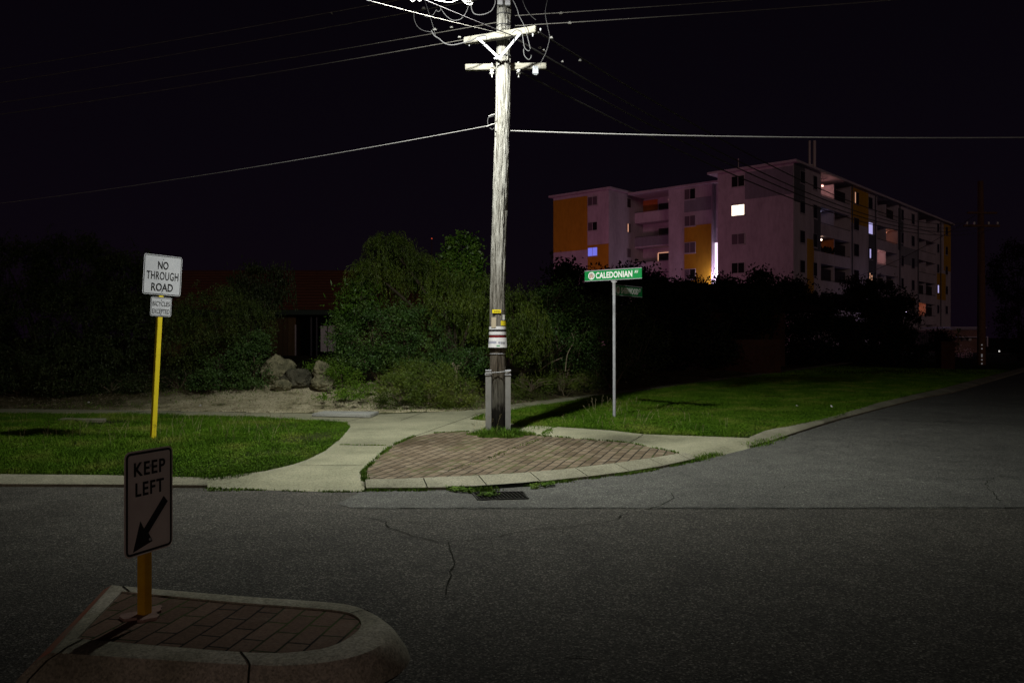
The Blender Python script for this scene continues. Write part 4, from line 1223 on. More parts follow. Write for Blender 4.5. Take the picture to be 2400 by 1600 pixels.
# tall seeding stalks
def stalks(poly, n, hmin, hmax):
    P = scatter(poly, 200); P = P[rng.permutation(len(P))[:n]]
    mb = MB()
    for x, y in P:
        h = random.uniform(hmin, hmax); a = random.uniform(0, 6.28); l = h * random.uniform(0.15, 0.8)
        tip = Vector((x + math.cos(a) * l, y + math.sin(a) * l, KH + h)); b0 = Vector((x, y, KH - 0.01)); m_ = b0.lerp(tip, 0.55) + Vector((0, 0, h * 0.12))
        mb.tube([b0, m_, tip], [0.0016, 0.0013, 0.0008], 3, False)
        for k in range(7):
            q = m_.lerp(tip, 0.45 + 0.55 * k / 6) + Vector((random.uniform(-.012, .012), random.uniform(-.012, .012), random.uniform(-.008, .008)))
            s = 0.0065; mb.add([q + Vector((-s * .5, 0, 0)), q + Vector((0, -s * .4, s)), q + Vector((s * .5, 0, 0)), q + Vector((0, s * .4, -s))], [(0, 1, 2, 3)])
    return mb
mb = stalks(P2([(300, 975), (700, 985), (690, 1040), (420, 1060), (330, 1030)]), 90, 0.12, 0.32)
mb2 = stalks(P2([(1370, 950), (1490, 940), (1500, 960), (1380, 985)]), 24, 0.10, 0.30); mb.add(mb2.v, mb2.f)
mb2 = stalks(P2([(0, 985), (300, 985), (300, 1060), (0, 1060)]), 50, 0.12, 0.26); mb.add(mb2.v, mb2.f)
mb2 = stalks(P2([(1100, 1012), (1190, 1010), (1215, 1022), (1110, 1026)]), 22, 0.15, 0.42); mb.add(mb2.v, mb2.f)
mb2 = stalks(P2([(1280, 1003), (1600, 1020), (1750, 1012), (1600, 960), (1400, 970)]), 60, 0.08, 0.2); mb.add(mb2.v, mb2.f)
o = mb.build("dry_grass_stalks", M['dry']); tag(o, kind="stuff")

# weeds: tuft round the pole foot, edges of the paving and kerb
def along(pts, n, spread, z=KH):
    Q = []
    W3 = pts
    L = [0]
    for i in range(len(W3) - 1): L.append(L[-1] + (W3[i + 1] - W3[i]).length)
    s = rng.uniform(0, L[-1], n)
    # clump the samples
    s = s[(np.sin(s * 5.1) + np.sin(s * 13.7 + 1) + rng.uniform(-1.4, 1.4, n)) > -0.2]
    out = []
    for v in s:
        j = 0
        while j < len(L) - 2 and L[j + 1] < v: j += 1
        f = (v - L[j]) / max(1e-9, L[j + 1] - L[j]); p = W3[j].lerp(W3[j + 1], f); out.append((p.x, p.y))
    A = np.array(out); return A + rng.normal(0, spread, A.shape)
parts = []
n = 8000; a = rng.uniform(0, 6.28, n); rr = np.sqrt(rng.uniform(0.05, 1, n))
tuft = np.stack([-0.17 + np.cos(a) * rr * (0.46 + 0.08 * np.sin(3 * a) + 0.05 * np.sin(7 * a)), 12.36 + np.sin(a) * rr * (0.34 + 0.05 * np.sin(5 * a + 1))], 1)
parts.append(blades(tuft, 0.04, 0.15, 0.008, 1.0, z0=KH, hz=(1.3 - 0.75 * rr) * (0.75 + 0.45 * np.sin(5 * a + 2))))
for pts, n, sp, h, z in ((P2([(853, 1105), (887, 1071), (922, 1044), (971, 1023)]), 1800, 0.018, 0.045, KH),
                      (P2([(856, 1128), (850, 1105)]), 500, 0.02, 0.04, KH), (P2([(1017, 1015), (1100, 1011)]), 300, 0.012, 0.03, KH),
                      (P2([(1250, 1020), (1346, 1027), (1476, 1038), (1591, 1062)]), 1000, 0.012, 0.035, KH),
                      (P2([(1150, 1075), (1180, 1060), (1232, 1042), (1270, 1028), (1300, 1000)]), 900, 0.03, 0.03, KH),
                      (P2([(1050, 1104), (1100, 1090), (1150, 1076)]), 200, 0.02, 0.02, KH),
                      ([p + Vector((0, -0.02, 0)) for p in kerbB_b[:3]], 1100, 0.028, 0.04, 0.0),
                      ([p + Vector((0, -0.03, 0)) for p in kerbB_b[3:]], 2600, 0.028, 0.04, 0.0),
                      (P2([(1070, 1145), (1110, 1153), (1160, 1150)], 0), 900, 0.04, 0.06, 0.0),
                      (P2([(1630, 1080), (1660, 1070), (1690, 1066)], 0), 900, 0.05, 0.07, 0.0),
                      (P2([(1757, 1048), (1790, 1040), (1830, 1025)], 0), 1300, 0.06, 0.09, 0.0),
                      ([p + Vector((0, -0.02, 0)) for p in ramp1_f], 700, 0.018, 0.03, 0.0),
                      (P2([(486, 1150), (560, 1150)], 0), 150, 0.02, 0.03, 0.0),
                      (P2([(797, 1042), (925, 1044)]), 260, 0.008, 0.02, KH),
                      (P2([(1270, 1017), (1300, 998)]), 300, 0.02, 0.03, KH)):
    A = along(pts, n, sp); parts.append(blades(A, 0.012, h, 0.009, 1.0, z0=z))
for pts, n in (([(1118, 1163), (1150, 1160), (1172, 1162), (1150, 1168)], 500), ([(1040, 1146), (1110, 1152), (1110, 1158), (1060, 1154)], 500), ([(1240, 1143), (1300, 1136), (1300, 1141), (1245, 1148)], 300)):
    Pq = scatter(P2(pts, 0), 9000); Pq = Pq[rng.permutation(len(Pq))[:n]]
    C = np.concatenate([Pq, rng.uniform(0.01, 0.05, (len(Pq), 1))], 1); d = unit(len(C)); d[:, 2] *= 0.4
    V, F4 = leaves(C, 0.026, 0.018, d, flat=2.0); parts.append((V, np.concatenate([F4[:, [0, 1, 2]], F4[:, [0, 2, 3]]])))
V, T = merge(parts)
o = mk_np("weeds", V, T, M['weed']); tag(o, kind="stuff")

# ------------------------------------------------------------------ foliage
def clumped(blobs, n, clump, ncl):
    """blobs: (cx,cy,cz,rx,ry,rz). clumps sit mostly near the outer skin"""
    vol = np.array([b[3] * b[4] * b[5] for b in blobs]) ** 0.67; vol = vol / vol.sum()
    out = []
    for b, w in zip(blobs, vol):
        m = max(4, int(ncl * w)); d = unit(m); rad = rng.uniform(0.55, 1.0, m)[:, None] ** 0.5
        # bumpy outline
        bump = np.array([1 + 0.28 * noise.noise(Vector(x * 2.1) + Vector((b[0], b[1], 0))) for x in d])[:, None]
        cl = np.array(b[:3]) + d * rad * bump * np.array(b[3:])
        k = max(1, int(n * w / m))
        sz = rng.uniform(0.5, 1.5, m)
        pts = np.repeat(cl, k, 0) + rng.normal(size=(m * k, 3)) * clump * np.repeat(sz, k)[:, None] * np.array([1, 1, 0.8])
        out.append(pts)
    return np.concatenate(out)

def pxblob(px, py, d, rxp, ryp, rd):
    c = W(px, py, d); s = d / F
    return (c.x, c.y, c.z, rxp * s, rd, ryp * s)

def twigs(mb, blobs, n, r=0.006, spread=1.0):
    for _ in range(n):
        b = random.choice(blobs)
        d = Vector(unit(1)[0]); d.z = abs(d.z) * 0.8 + 0.1; d.normalize()
        base = Vector((b[0], b[1], b[2] - b[5] * 0.6))
        tip = Vector((b[0] + d.x * b[3] * spread, b[1] + d.y * b[4] * spread, b[2] + d.z * b[5] * spread))
        m1 = base.lerp(tip, 0.5) + Vector((random.uniform(-.15, .15), random.uniform(-.15, .15), random.uniform(0, .2)))
        mb.tube(spl([base, m1, tip], 4), [r * 2.2 * (1 - 0.09 * i) for i in range(9)], 4, False)

def plant(name, label, cat, group, blobs, n, L, Wd, mt, clump=0.16, ncl=60, base=None, tw=14, twr=0.006, dirs_fn=None, trunk=0.04, bark=None):
    bc = base or Vector((sum(b[0] for b in blobs) / len(blobs), sum(b[1] for b in blobs) / len(blobs), 0))
    bz = gh(bc.x, bc.y) if gdist(bc.x, bc.y) > 0 and -33 < bc.x < 13 and bc.y < 43 else 0.05
    e = empty(name, (bc.x, bc.y, bz), 0, label, cat, group)
    off = np.array([bc.x, bc.y, bz])
    C = clumped(blobs, n, clump, ncl)
    C = C[C[:, 2] > bz - 0.02]
    V, Q = leaves(C, L, Wd, dirs_fn(C) if dirs_fn else None)
    mk_np("foliage", V - off, Q, mt, e)
    mb = MB(); bl = [(b[0] - off[0], b[1] - off[1], b[2] - off[2], b[3], b[4], b[5]) for b in blobs]
    twigs(mb, bl, tw, twr)
    for b in bl[:3]:
        mb.tube(spl([(random.uniform(-.1, .1), 0, -0.05), (b[0] * 0.5, b[1] * 0.5, b[2] * 0.45), (b[0], b[1], b[2])], 5), [trunk * (1 - 0.07 * i) for i in range(11)], 7)
    mb.build("trunk" if cat == "tree" else "branches", bark or M['bark'], e, smooth=True)
    return e

def weeping(name, label, blobs, nstrand, mt, Lr=(0.5, 1.5), group=None, cat="tree", leafL=0.075, leafW=0.013, base=None, step=0.028, trunk=0.07, bulk=0):
    bc = base; bz = gh(bc.x, bc.y); off = Vector((bc.x, bc.y, bz))
    e = empty(name, off, 0, label, cat, group)
    Cs = []; Ds = []; mb = MB()
    vol = np.array([b[3] * b[4] + 0.2 * b[5] for b in blobs]); vol = vol / vol.sum()
    for b, w in zip(blobs, vol):
        for _ in range(int(nstrand * w)):
            d = unit(1)[0]; d[2] = abs(d[2]) ** 0.6 * (1 if random.random() < 0.8 else -0.4)
            bp_ = 1 + 0.45 * noise.noise(Vector(d * 2.6) + Vector((b[0], 0, 0)))
            rr_ = random.uniform(0.72, 1.03) * bp_
            p = Vector((b[0] + d[0] * b[3] * rr_, b[1] + d[1] * b[4] * rr_, b[2] + d[2] * b[5] * rr_))
            ln = random.uniform(*Lr) * (0.5 + 0.8 * (0.5 + 0.5 * noise.noise(p * 0.8)))
            out = Vector((d[0], d[1], 0)) * random.uniform(0.2, 0.9) + Vector((random.uniform(-.2, .2), random.uniform(-.2, .2), 0))
            m_ = max(4, int(ln / step)); v = out + Vector((0, 0, 0.45 if d[2] > 0.3 else 0.0)); q = p.copy(); pts = [q.copy()]
            for k in range(m_):
                v = v * 0.90 + Vector((0, 0, -1)) * 0.12 + Vector((random.uniform(-.05, .05), random.uniform(-.05, .05), 0))
                q = q + v.normalized() * step
                if q.z < bz + 0.05: break
                Cs.append((q.x, q.y, q.z)); Ds.append(tuple(v.normalized()))
                pts.append(q.copy())
            if random.random() < 0.2 and len(pts) > 6:
                mb.tube([x - off for x in pts[::4]], 0.0025, 3, False)
    C = np.array(Cs); D = np.array(Ds)
    C2 = np.repeat(C, 2, 0) + rng.normal(size=(len(C) * 2, 3)) * 0.018; D2 = np.repeat(D, 2, 0)
    V, Q = leaves(C2, leafL, leafW, D2)
    if bulk:
        Cb = clumped([(b[0], b[1], b[2] - 0.05, b[3] * 0.93, b[4] * 0.9, b[5] * 0.93) for b in blobs], bulk, 0.085, max(60, bulk // 60)); Cb = Cb[Cb[:, 2] > bz]
        Db = np.tile([[0, 0, -0.6]], (len(Cb), 1)) + 0.8 * unit(len(Cb))
        V2, Q2 = leaves(Cb, leafL * 0.8, leafW * 1.9, Db)
        V, Q = np.concatenate([V, V2]), np.concatenate([Q, Q2 + len(V)])
    mk_np("foliage", V - np.array(off), Q, mt, e)
    for b in blobs:
        t = Vector((b[0], b[1], b[2] + b[5] * 0.2)) - off
        mb.tube(spl([(random.uniform(-.06, .06), 0, -0.05), (t.x * 0.25, t.y * 0.3, t.z * 0.5), t], 6), [trunk * (1 - 0.055 * i) for i in range(13)], 8)
    bl = [(b[0] - off.x, b[1] - off.y, b[2] - off.z, b[3], b[4], b[5]) for b in blobs]
    twigs(mb, bl, 22, 0.005, 1.12)
    mb.build("trunk", M['bark_dark'] if mt is not M['leaf_dark'] and bulk else M['bark'] if mt is not M['leaf_dark'] else mt, e, smooth=True)
    return e

HEDGE = "garden shrubs behind the footpath"
TREES = "trees in the corner garden"
# central weeping tree, several crowns
wb = [pxblob(915, 582, 20.3, 54, 32, 0.9), pxblob(960, 622, 20.9, 50, 34, 0.8), pxblob(1005, 648, 20.6, 58, 44, 0.9), pxblob(1062, 715, 19.8, 70, 72, 0.9), pxblob(1120, 730, 19.4, 48, 90, 0.8),
      pxblob(875, 645, 20.0, 48, 34, 0.8)]
weeping("weeping_tree", "tall weeping tree with fine trailing olive leaves left of the pole", wb, 800, M['leaf_weep'], (0.3, 1.2), TREES, base=Vector((-1.35, 19.4, 0)), bulk=17000)
wb = [pxblob(1200, 760, 19.8, 62, 100, 0.8), pxblob(1245, 790, 19.9, 40, 60, 0.7)]
weeping("weeping_shrub", "smaller trailing shrub directly right of the pole", wb, 260, M['leaf_weep'], (0.3, 0.9), TREES, base=Vector((0.25, 20.0, 0)), bulk=8000)
plant("ivy_column", "tall narrow column of bright ivy leaves behind the weeping tree", "tree", TREES,
      [pxblob(1084, 598, 20.6, 36, 44, 0.45), pxblob(1068, 640, 20.6, 46, 40, 0.45), pxblob(1092, 660, 20.6, 38, 60, 0.45), pxblob(1092, 760, 21.2, 40, 60, 0.5)], 19000, 0.075, 0.06, M['leaf_ivy'], 0.10, 160, tw=6)
plant("broadleaf_shrub", "leafy shrub with pale drooping sprigs in front of the house curtain", "shrub", HEDGE,
      [pxblob(845, 690, 20.0, 38, 36, 0.5), pxblob(822, 735, 19.9, 32, 40, 0.5), pxblob(812, 775, 19.8, 20, 20, 0.4)], 3000, 0.14, 0.035, M['leaf_ivy'], 0.15, 90, tw=14)
plant("round_shrub", "large dark green rounded shrub below the weeping tree", "shrub", HEDGE,
      [pxblob(880, 790, 19.3, 110, 70, 0.9), pxblob(960, 800, 19.2, 95, 85, 0.8), pxblob(850, 840, 19.0, 70, 34, 0.7), pxblob(905, 745, 19.6, 70, 25, 0.6)], 26000, 0.055, 0.03, M['leaf_shrub'], 0.11, 330, tw=24)
plant("broadleaf_shrub", "dark leafy shrub under the trailing branches close left of the pole", "shrub", HEDGE,
      [pxblob(1085, 850, 18.8, 60, 35, 0.6), pxblob(1010, 860, 18.8, 50, 30, 0.5)], 7000, 0.05, 0.03, M['leaf_shrub'], 0.09, 120, tw=10)
plant("low_shrub", "low twiggy olive shrub spreading to the footpath left of the pole", "shrub", HEDGE,
      [pxblob(935, 915, 16.9, 62, 42, 0.55), pxblob(1010, 905, 17.1, 80, 52, 0.6), pxblob(1075, 925, 17.0, 55, 34, 0.5), pxblob(985, 885, 17.6, 70, 40, 0.5)], 26000, 0.045, 0.016, M['leaf_olive'], 0.085, 300, tw=70, twr=0.0035, trunk=0.015)
plant("ground_cover", "bright green leafy ground cover at the foot of the rounded shrub", "plant", HEDGE,
      [pxblob(800, 935, 16.9, 60, 16, 0.45), pxblob(845, 915, 17.4, 55, 14, 0.4), pxblob(800, 880, 18.3, 40, 26, 0.4), pxblob(770, 858, 18.9, 50, 20, 0.4)], 9000, 0.045, 0.02, M['weed'], 0.06, 200, tw=6, trunk=0.006)
# left of the rocks
plant("glossy_shrub", "dense glossy leaved shrub left of the boulders", "shrub", HEDGE,
      [pxblob(590, 860, 18.6, 55, 62, 0.6), pxblob(530, 880, 18.4, 60, 48, 0.6), pxblob(490, 900, 18.3, 45, 30, 0.5), pxblob(605, 810, 18.9, 25, 30, 0.4)], 15000, 0.05, 0.035, M['leaf_glossy'], 0.09, 220, tw=14)
wb = [pxblob(500, 750, 19.8, 100, 85, 0.9), pxblob(580, 770, 19.9, 55, 70, 0.8), pxblob(440, 800, 19.6, 60, 80, 0.8)]
weeping("weeping_shrub", "tall feathery shrub right of the yellow sign post", wb, 350, M['leaf_left'], (0.2, 0.6), TREES, base=Vector((-7.3, 19.9, 0)), leafL=0.06, step=0.032, bulk=24000)
# upright shoots tree in front of house
def upright(C):
    d = np.zeros_like(C); d[:, 2] = 1.0; return d
e = plant("upright_shrub", "dark shrub with upright shoots against the house roof", "shrub", HEDGE,
      [pxblob(610, 670, 22.5, 65, 50, 0.7), pxblob(575, 720, 22.4, 60, 60, 0.7), pxblob(620, 715, 22.3, 40, 40, 0.6)], 9000, 0.10, 0.03, M['leaf_dark'], 0.13, 140, tw=30, dirs_fn=upright)
C = []
for k in range(16):
    x0 = 560 + k * 9 + random.uniform(-4, 4); top = 600 + random.uniform(0, 45) + abs(k - 9) * 3
    for j in range(60):
        C.append(tuple(W(x0 + (j - 30) * 0.06 * (k - 8) * 0.3 + random.uniform(-2, 2), top + j * 1.6, 22.4)))
C = np.array(C); V, Q = leaves(C, 0.09, 0.025, upright(C)); mk_np("foliage", V - np.array(e.location), Q, M['leaf_dark'], e)
# left dark mass: three big trees
for k, (bl, lab) in enumerate((
        ([pxblob(20, 650, 20.0, 110, 100, 1.2), pxblob(60, 770, 19.6, 120, 110, 1.0), pxblob(-60, 800, 19.6, 110, 130, 1.0), pxblob(10, 880, 18.9, 120, 50, 0.8)], "dark drooping tree at the left edge of the photo"),
        ([pxblob(165, 640, 20.2, 95, 95, 1.1), pxblob(190, 760, 19.8, 95, 110, 1.0), pxblob(170, 870, 18.9, 95, 55, 0.8)], "second dark feathery tree from the left edge"),
        ([pxblob(285, 670, 20.4, 80, 85, 1.0), pxblob(290, 780, 20.0, 85, 100, 1.0), pxblob(340, 700, 21.0, 55, 80, 0.8)], "dark feathery tree behind the no through road sign"))):
    bcx = bl[1][0]
    weeping("dark_tree", lab, bl, 420, M['leaf_dark'], (0.2, 0.6), TREES, base=Vector((bcx, 20.3, 0)), leafL=0.085, leafW=0.018, step=0.04, bulk=24000)
plant("low_shrub", "dark low undergrowth at the foot of the left edge trees", "shrub", HEDGE,
      [pxblob(40, 905, 19.0, 90, 26, 0.5), pxblob(150, 908, 18.8, 90, 24, 0.5), pxblob(-60, 905, 19.0, 90, 26, 0.5)], 9000, 0.06, 0.02, M['leaf_dark'], 0.10, 160, tw=20, trunk=0.01)
plant("low_shrub", "dark low undergrowth left of the yellow sign post", "shrub", HEDGE,
      [pxblob(260, 905, 18.8, 80, 24, 0.5), pxblob(340, 900, 19.0, 60, 26, 0.5), pxblob(420, 895, 19.2, 60, 30, 0.5)], 8000, 0.06, 0.02, M['leaf_dark'], 0.10, 150, tw=20, trunk=0.01)
# right of the pole
plant("hedge_shrub", "mid green leafy shrub right of the trailing shrub", "shrub", HEDGE,
      [pxblob(1300, 720, 21.6, 70, 55, 0.9), pxblob(1290, 800, 21.4, 75, 65, 0.9), pxblob(1355, 790, 22.0, 60, 80, 0.8)], 14000, 0.07, 0.035, M['leaf_shrub'], 0.13, 200, tw=30)
plant("hedge_shrub", "dark tangled shrub behind the street name post", "shrub", HEDGE,
      [pxblob(1420, 790, 23.2, 70, 95, 0.9), pxblob(1400, 860, 22.6, 60, 40, 0.7), pxblob(1490, 810, 25, 70, 90, 1.0)], 12000, 0.08, 0.04, M['leaf_dark'], 0.14, 170, tw=26)
plant("brush_pile", "low brown brush of dead stems beyond the right footpath", "shrub", HEDGE,
      [pxblob(1245, 905, 19.2, 60, 22, 0.5), pxblob(1320, 895, 20.4, 55, 20, 0.5), pxblob(1375, 895, 21.4, 40, 18, 0.5)], 7000, 0.05, 0.012, M['leaf_olive'], 0.09, 120, tw=60, twr=0.005, trunk=0.015)
# pale fallen branch
e = empty("bare_branch", W(1262, 870, 20.6), 0, "pale bare arching branch in the dark gap right of the pole", "branch")
mb = MB()
for seq in ([(1258, 855), (1278, 838), (1280, 820), (1292, 805), (1318, 790)], [(1262, 870), (1290, 850), (1318, 838)], [(1278, 838), (1270, 812), (1285, 800)], [(1325, 870), (1330, 830), (1345, 800), (1340, 780)]):
    mb.tube([p - e.location for p in spl([W(x, y, 20.6 + i * 0.03) for i, (x, y) in enumerate(seq)], 5)], [0.016 * (1 - 0.03 * i) for i in range((len(seq) - 1) * 5 + 1)], 5)
mb.build("stem", M['twig'], e, smooth=True)
# small trunk under weeping tree
e = empty("bare_stump", W(1068, 893, 18.3), 0, "small forked pale stump under the weeping tree", "tree stump")
mb = MB()
for seq in ([(1068, 893), (1069, 868), (1060, 850)], [(1069, 868), (1080, 848)]):
    mb.tube([p - e.location for p in spl([W(x, y, 18.3) for x, y in seq], 4)], 0.035, 7)
mb.build("trunk", M['twig'], e, smooth=True)
# leaf litter scatter over the garden soil
P = np.stack([rng.uniform(-14, 3, 16000), rng.uniform(16.2, 20.5, 16000)], 1)
m_ = fastnoise(P, 1.1, 21) + rng.uniform(-0.5, 0.5, len(P)) > 0.12
P = P[m_]; z = np.array([gh(x, y) for x, y in P]); ok = np.array([gdist(x, y) > 0.02 for x, y in P]); P = P[ok]; z = z[ok]
V, T = blades(P, 0.015, 0.06, 0.012, 1.2, z0=z)
o = mk_np("ground_weeds", V, T, M['weed']); tag(o, kind="stuff")
P = np.stack([rng.uniform(-14, 3, 9000), rng.uniform(16.1, 19.5, 9000)], 1)
ok = np.array([gdist(x, y) > 0.02 for x, y in P]); P = P[ok]; z = np.array([gh(x, y) for x, y in P]) + 0.008
C = np.concatenate([P, z[:, None]], 1); d = unit(len(C)); d[:, 2] *= 0.15
V, Q = leaves(C, 0.04, 0.015, d); o = mk_np("leaf_litter", V, Q, M['twig']); tag(o, kind="stuff")

# ------------------------------------------------------------------ far dark trees (silhouettes against the apartments)
FT = "dark trees in front of the apartments"
for (bl, n, lab) in (
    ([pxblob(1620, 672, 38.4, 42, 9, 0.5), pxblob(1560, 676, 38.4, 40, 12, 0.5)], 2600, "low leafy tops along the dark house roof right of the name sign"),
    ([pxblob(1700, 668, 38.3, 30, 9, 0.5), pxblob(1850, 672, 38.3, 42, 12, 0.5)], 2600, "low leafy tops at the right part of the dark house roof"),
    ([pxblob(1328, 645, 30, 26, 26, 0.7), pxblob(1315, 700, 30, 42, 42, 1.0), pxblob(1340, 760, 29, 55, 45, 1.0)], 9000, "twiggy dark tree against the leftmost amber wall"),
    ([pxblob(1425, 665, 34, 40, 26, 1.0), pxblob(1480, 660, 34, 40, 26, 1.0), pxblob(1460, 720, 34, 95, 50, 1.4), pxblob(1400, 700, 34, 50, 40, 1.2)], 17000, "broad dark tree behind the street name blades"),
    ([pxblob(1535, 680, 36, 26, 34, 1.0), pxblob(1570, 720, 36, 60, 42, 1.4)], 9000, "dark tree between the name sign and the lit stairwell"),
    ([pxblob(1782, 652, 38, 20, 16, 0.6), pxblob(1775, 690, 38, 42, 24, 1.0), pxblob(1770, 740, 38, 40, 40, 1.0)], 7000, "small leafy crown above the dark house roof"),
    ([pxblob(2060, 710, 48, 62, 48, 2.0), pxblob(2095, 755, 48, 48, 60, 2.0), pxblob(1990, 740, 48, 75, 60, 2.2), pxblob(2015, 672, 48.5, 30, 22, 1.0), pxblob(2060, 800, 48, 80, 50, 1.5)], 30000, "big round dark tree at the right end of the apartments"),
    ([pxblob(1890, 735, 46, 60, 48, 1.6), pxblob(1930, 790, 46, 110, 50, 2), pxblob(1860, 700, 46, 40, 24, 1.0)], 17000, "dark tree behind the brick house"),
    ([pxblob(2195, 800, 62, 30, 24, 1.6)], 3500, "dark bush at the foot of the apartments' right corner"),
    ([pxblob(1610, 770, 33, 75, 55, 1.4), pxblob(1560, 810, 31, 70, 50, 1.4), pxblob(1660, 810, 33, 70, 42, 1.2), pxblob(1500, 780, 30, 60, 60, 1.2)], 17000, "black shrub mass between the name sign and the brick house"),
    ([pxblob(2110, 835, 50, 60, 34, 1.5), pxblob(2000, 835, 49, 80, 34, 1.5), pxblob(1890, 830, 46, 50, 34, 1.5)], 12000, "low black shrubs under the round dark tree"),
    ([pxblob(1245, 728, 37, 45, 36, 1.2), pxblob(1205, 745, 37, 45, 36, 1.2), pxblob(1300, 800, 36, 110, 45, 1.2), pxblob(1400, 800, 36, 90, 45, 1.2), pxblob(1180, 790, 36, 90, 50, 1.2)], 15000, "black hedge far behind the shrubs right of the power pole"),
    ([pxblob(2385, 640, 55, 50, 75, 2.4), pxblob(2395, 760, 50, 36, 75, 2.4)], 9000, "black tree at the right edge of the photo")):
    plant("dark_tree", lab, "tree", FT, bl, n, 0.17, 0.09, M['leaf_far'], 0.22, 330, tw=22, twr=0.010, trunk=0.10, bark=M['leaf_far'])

# ------------------------------------------------------------------ houses
hs = empty("brick_house", (-12.6, 38, 0.5), 0, "low brick house with terracotta roof behind the left shrubs", "house")
def hb(name, mt, x0, x1, y0, y1, z0, z1, par, org):
    mb = MB(); mb.box(x0 - org[0], x1 - org[0], y0 - org[1], y1 - org[1], z0 - org[2], z1 - org[2]); return mb.build(name, mt, par)
ho = (-12.6, 38, 0.5)
def X38(px, d=38): return (px - 1200) / F * d
hb("wall", M['brickwall'], -17, X38(688), 38.4, 44, 0.3, 2.75, hs, ho)
hb("wall", M['brickwall'], X38(800), -3, 38.4, 44, 0.3, 2.75, hs, ho)
dz0, dz1 = 0.55, 2.66
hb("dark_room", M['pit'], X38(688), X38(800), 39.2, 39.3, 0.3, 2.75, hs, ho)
hb("door_frame", M['wframe'], X38(687), X38(690), 38.3, 38.45, dz0, 2.2, hs, ho)
hb("door_frame", M['wall_dgrey'], X38(724), X38(727), 38.3, 38.42, dz0, 2.6, hs, ho)
hb("door_frame", M['wall_dgrey'], X38(737), X38(740), 38.3, 38.42, dz0, 2.6, hs, ho)
hb("curtain", M['curtain'], X38(742), X38(757), 38.8, 38.84, 0.9, 2.15, hs, ho)
hb("curtain", M['curtain'], X38(759), X38(778), 38.82, 38.86, 0.9, 2.15, hs, ho)
hb("sill", M['wall_dgrey'], X38(690), X38(800), 38.3, 38.45, 0.45, 0.55, hs, ho)
mb = MB(); mb.box(-18 - ho[0], -2 - ho[0], 37.6 - ho[1], 37.75 - ho[1], 2.66 - ho[2], 2.90 - ho[2]); mb.build("fascia", M['fascia_green'], hs)
mb = MB()
y0, z0_, y1, z1_ = 37.5 - ho[1], 2.9 - ho[2], 43.5 - ho[1], 5.25 - ho[2]
for r_ in range(14):   # courses of tiles
    f0, f1 = r_ / 14, (r_ + 1) / 14
    a0, b0 = y0 + (y1 - y0) * f0, z0_ + (z1_ - z0_) * f0; a1, b1 = y0 + (y1 - y0) * f1, z0_ + (z1_ - z0_) * f1
    mb.add([(-5.6, a0, b0 + 0.02), (11, a0, b0 + 0.02), (11, a1, b1), (-5.6, a1, b1), (-5.6, a0, b0), (11, a0, b0)], [(0, 1, 2, 3), (4, 5, 1, 0)])
mb.add([(-5.6, y1, z1_), (11, y1, z1_), (11, y1 + 6, z0_), (-5.6, y1 + 6, z0_)], [(0, 1, 2, 3)])
mb.build("roof", M['tile'], hs)

h2o = (14, 40, 0)
h2 = empty("brick_house", h2o, 0, "unlit dark brick house in the blackness below the apartments", "house")
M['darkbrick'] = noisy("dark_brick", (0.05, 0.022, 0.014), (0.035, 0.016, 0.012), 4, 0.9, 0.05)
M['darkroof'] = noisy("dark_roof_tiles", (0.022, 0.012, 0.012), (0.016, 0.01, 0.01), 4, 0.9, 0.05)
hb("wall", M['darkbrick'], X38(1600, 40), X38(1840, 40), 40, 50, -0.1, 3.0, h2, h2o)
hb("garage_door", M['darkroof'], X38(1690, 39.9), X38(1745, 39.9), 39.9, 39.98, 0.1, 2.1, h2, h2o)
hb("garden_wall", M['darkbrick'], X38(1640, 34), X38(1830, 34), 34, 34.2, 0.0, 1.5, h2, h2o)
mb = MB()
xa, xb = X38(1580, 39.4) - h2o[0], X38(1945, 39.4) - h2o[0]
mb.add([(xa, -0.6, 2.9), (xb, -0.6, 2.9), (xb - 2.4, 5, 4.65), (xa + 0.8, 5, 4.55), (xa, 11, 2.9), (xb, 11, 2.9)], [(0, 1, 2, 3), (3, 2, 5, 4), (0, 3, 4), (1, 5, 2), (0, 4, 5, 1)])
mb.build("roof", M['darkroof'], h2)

# ------------------------------------------------------------------ apartment building
C0 = Vector((26.0, 73.6, 0)); av = Vector((0.67, 0.742, 0)).normalized(); bv = Vector((-av.y, av.x, 0))
ap = empty("apartment_building", C0, 0, "pale apartment block with amber and grey painted panels and lit windows", "apartment building")
def LM(v): return av * v.x + bv * v.y + Vector((0, 0, v.z))      # local (s along right facade, t along end wall, z)
def ab(name, mt, s0, s1, t0, t1, z0, z1, par=ap, label=None):
    mb = MB(); mb.box(s0, s1, t0, t1, z0, z1, LM); o = mb.build(name, mt, par)
    if label: o["label"] = label
    return o
ZR = 17.7
RDEP = 1.7
def s_of(px):
    u = (px - 1200) / F; return (73.6 * u - 26.0) / (av.x - av.y * u)
def t_of(px, s):
    u = (px - 1200) / F; x0 = 26.0 + av.x * s; y0 = 73.6 + av.y * s
    return (x0 - y0 * u) / (-bv.x + bv.y * u)
Lf = s_of(2228)
bays = [(s_of(1924), s_of(1993)), (s_of(2056), s_of(2104)), (s_of(2152), s_of(2194))]
T1 = t_of(1682, 0)
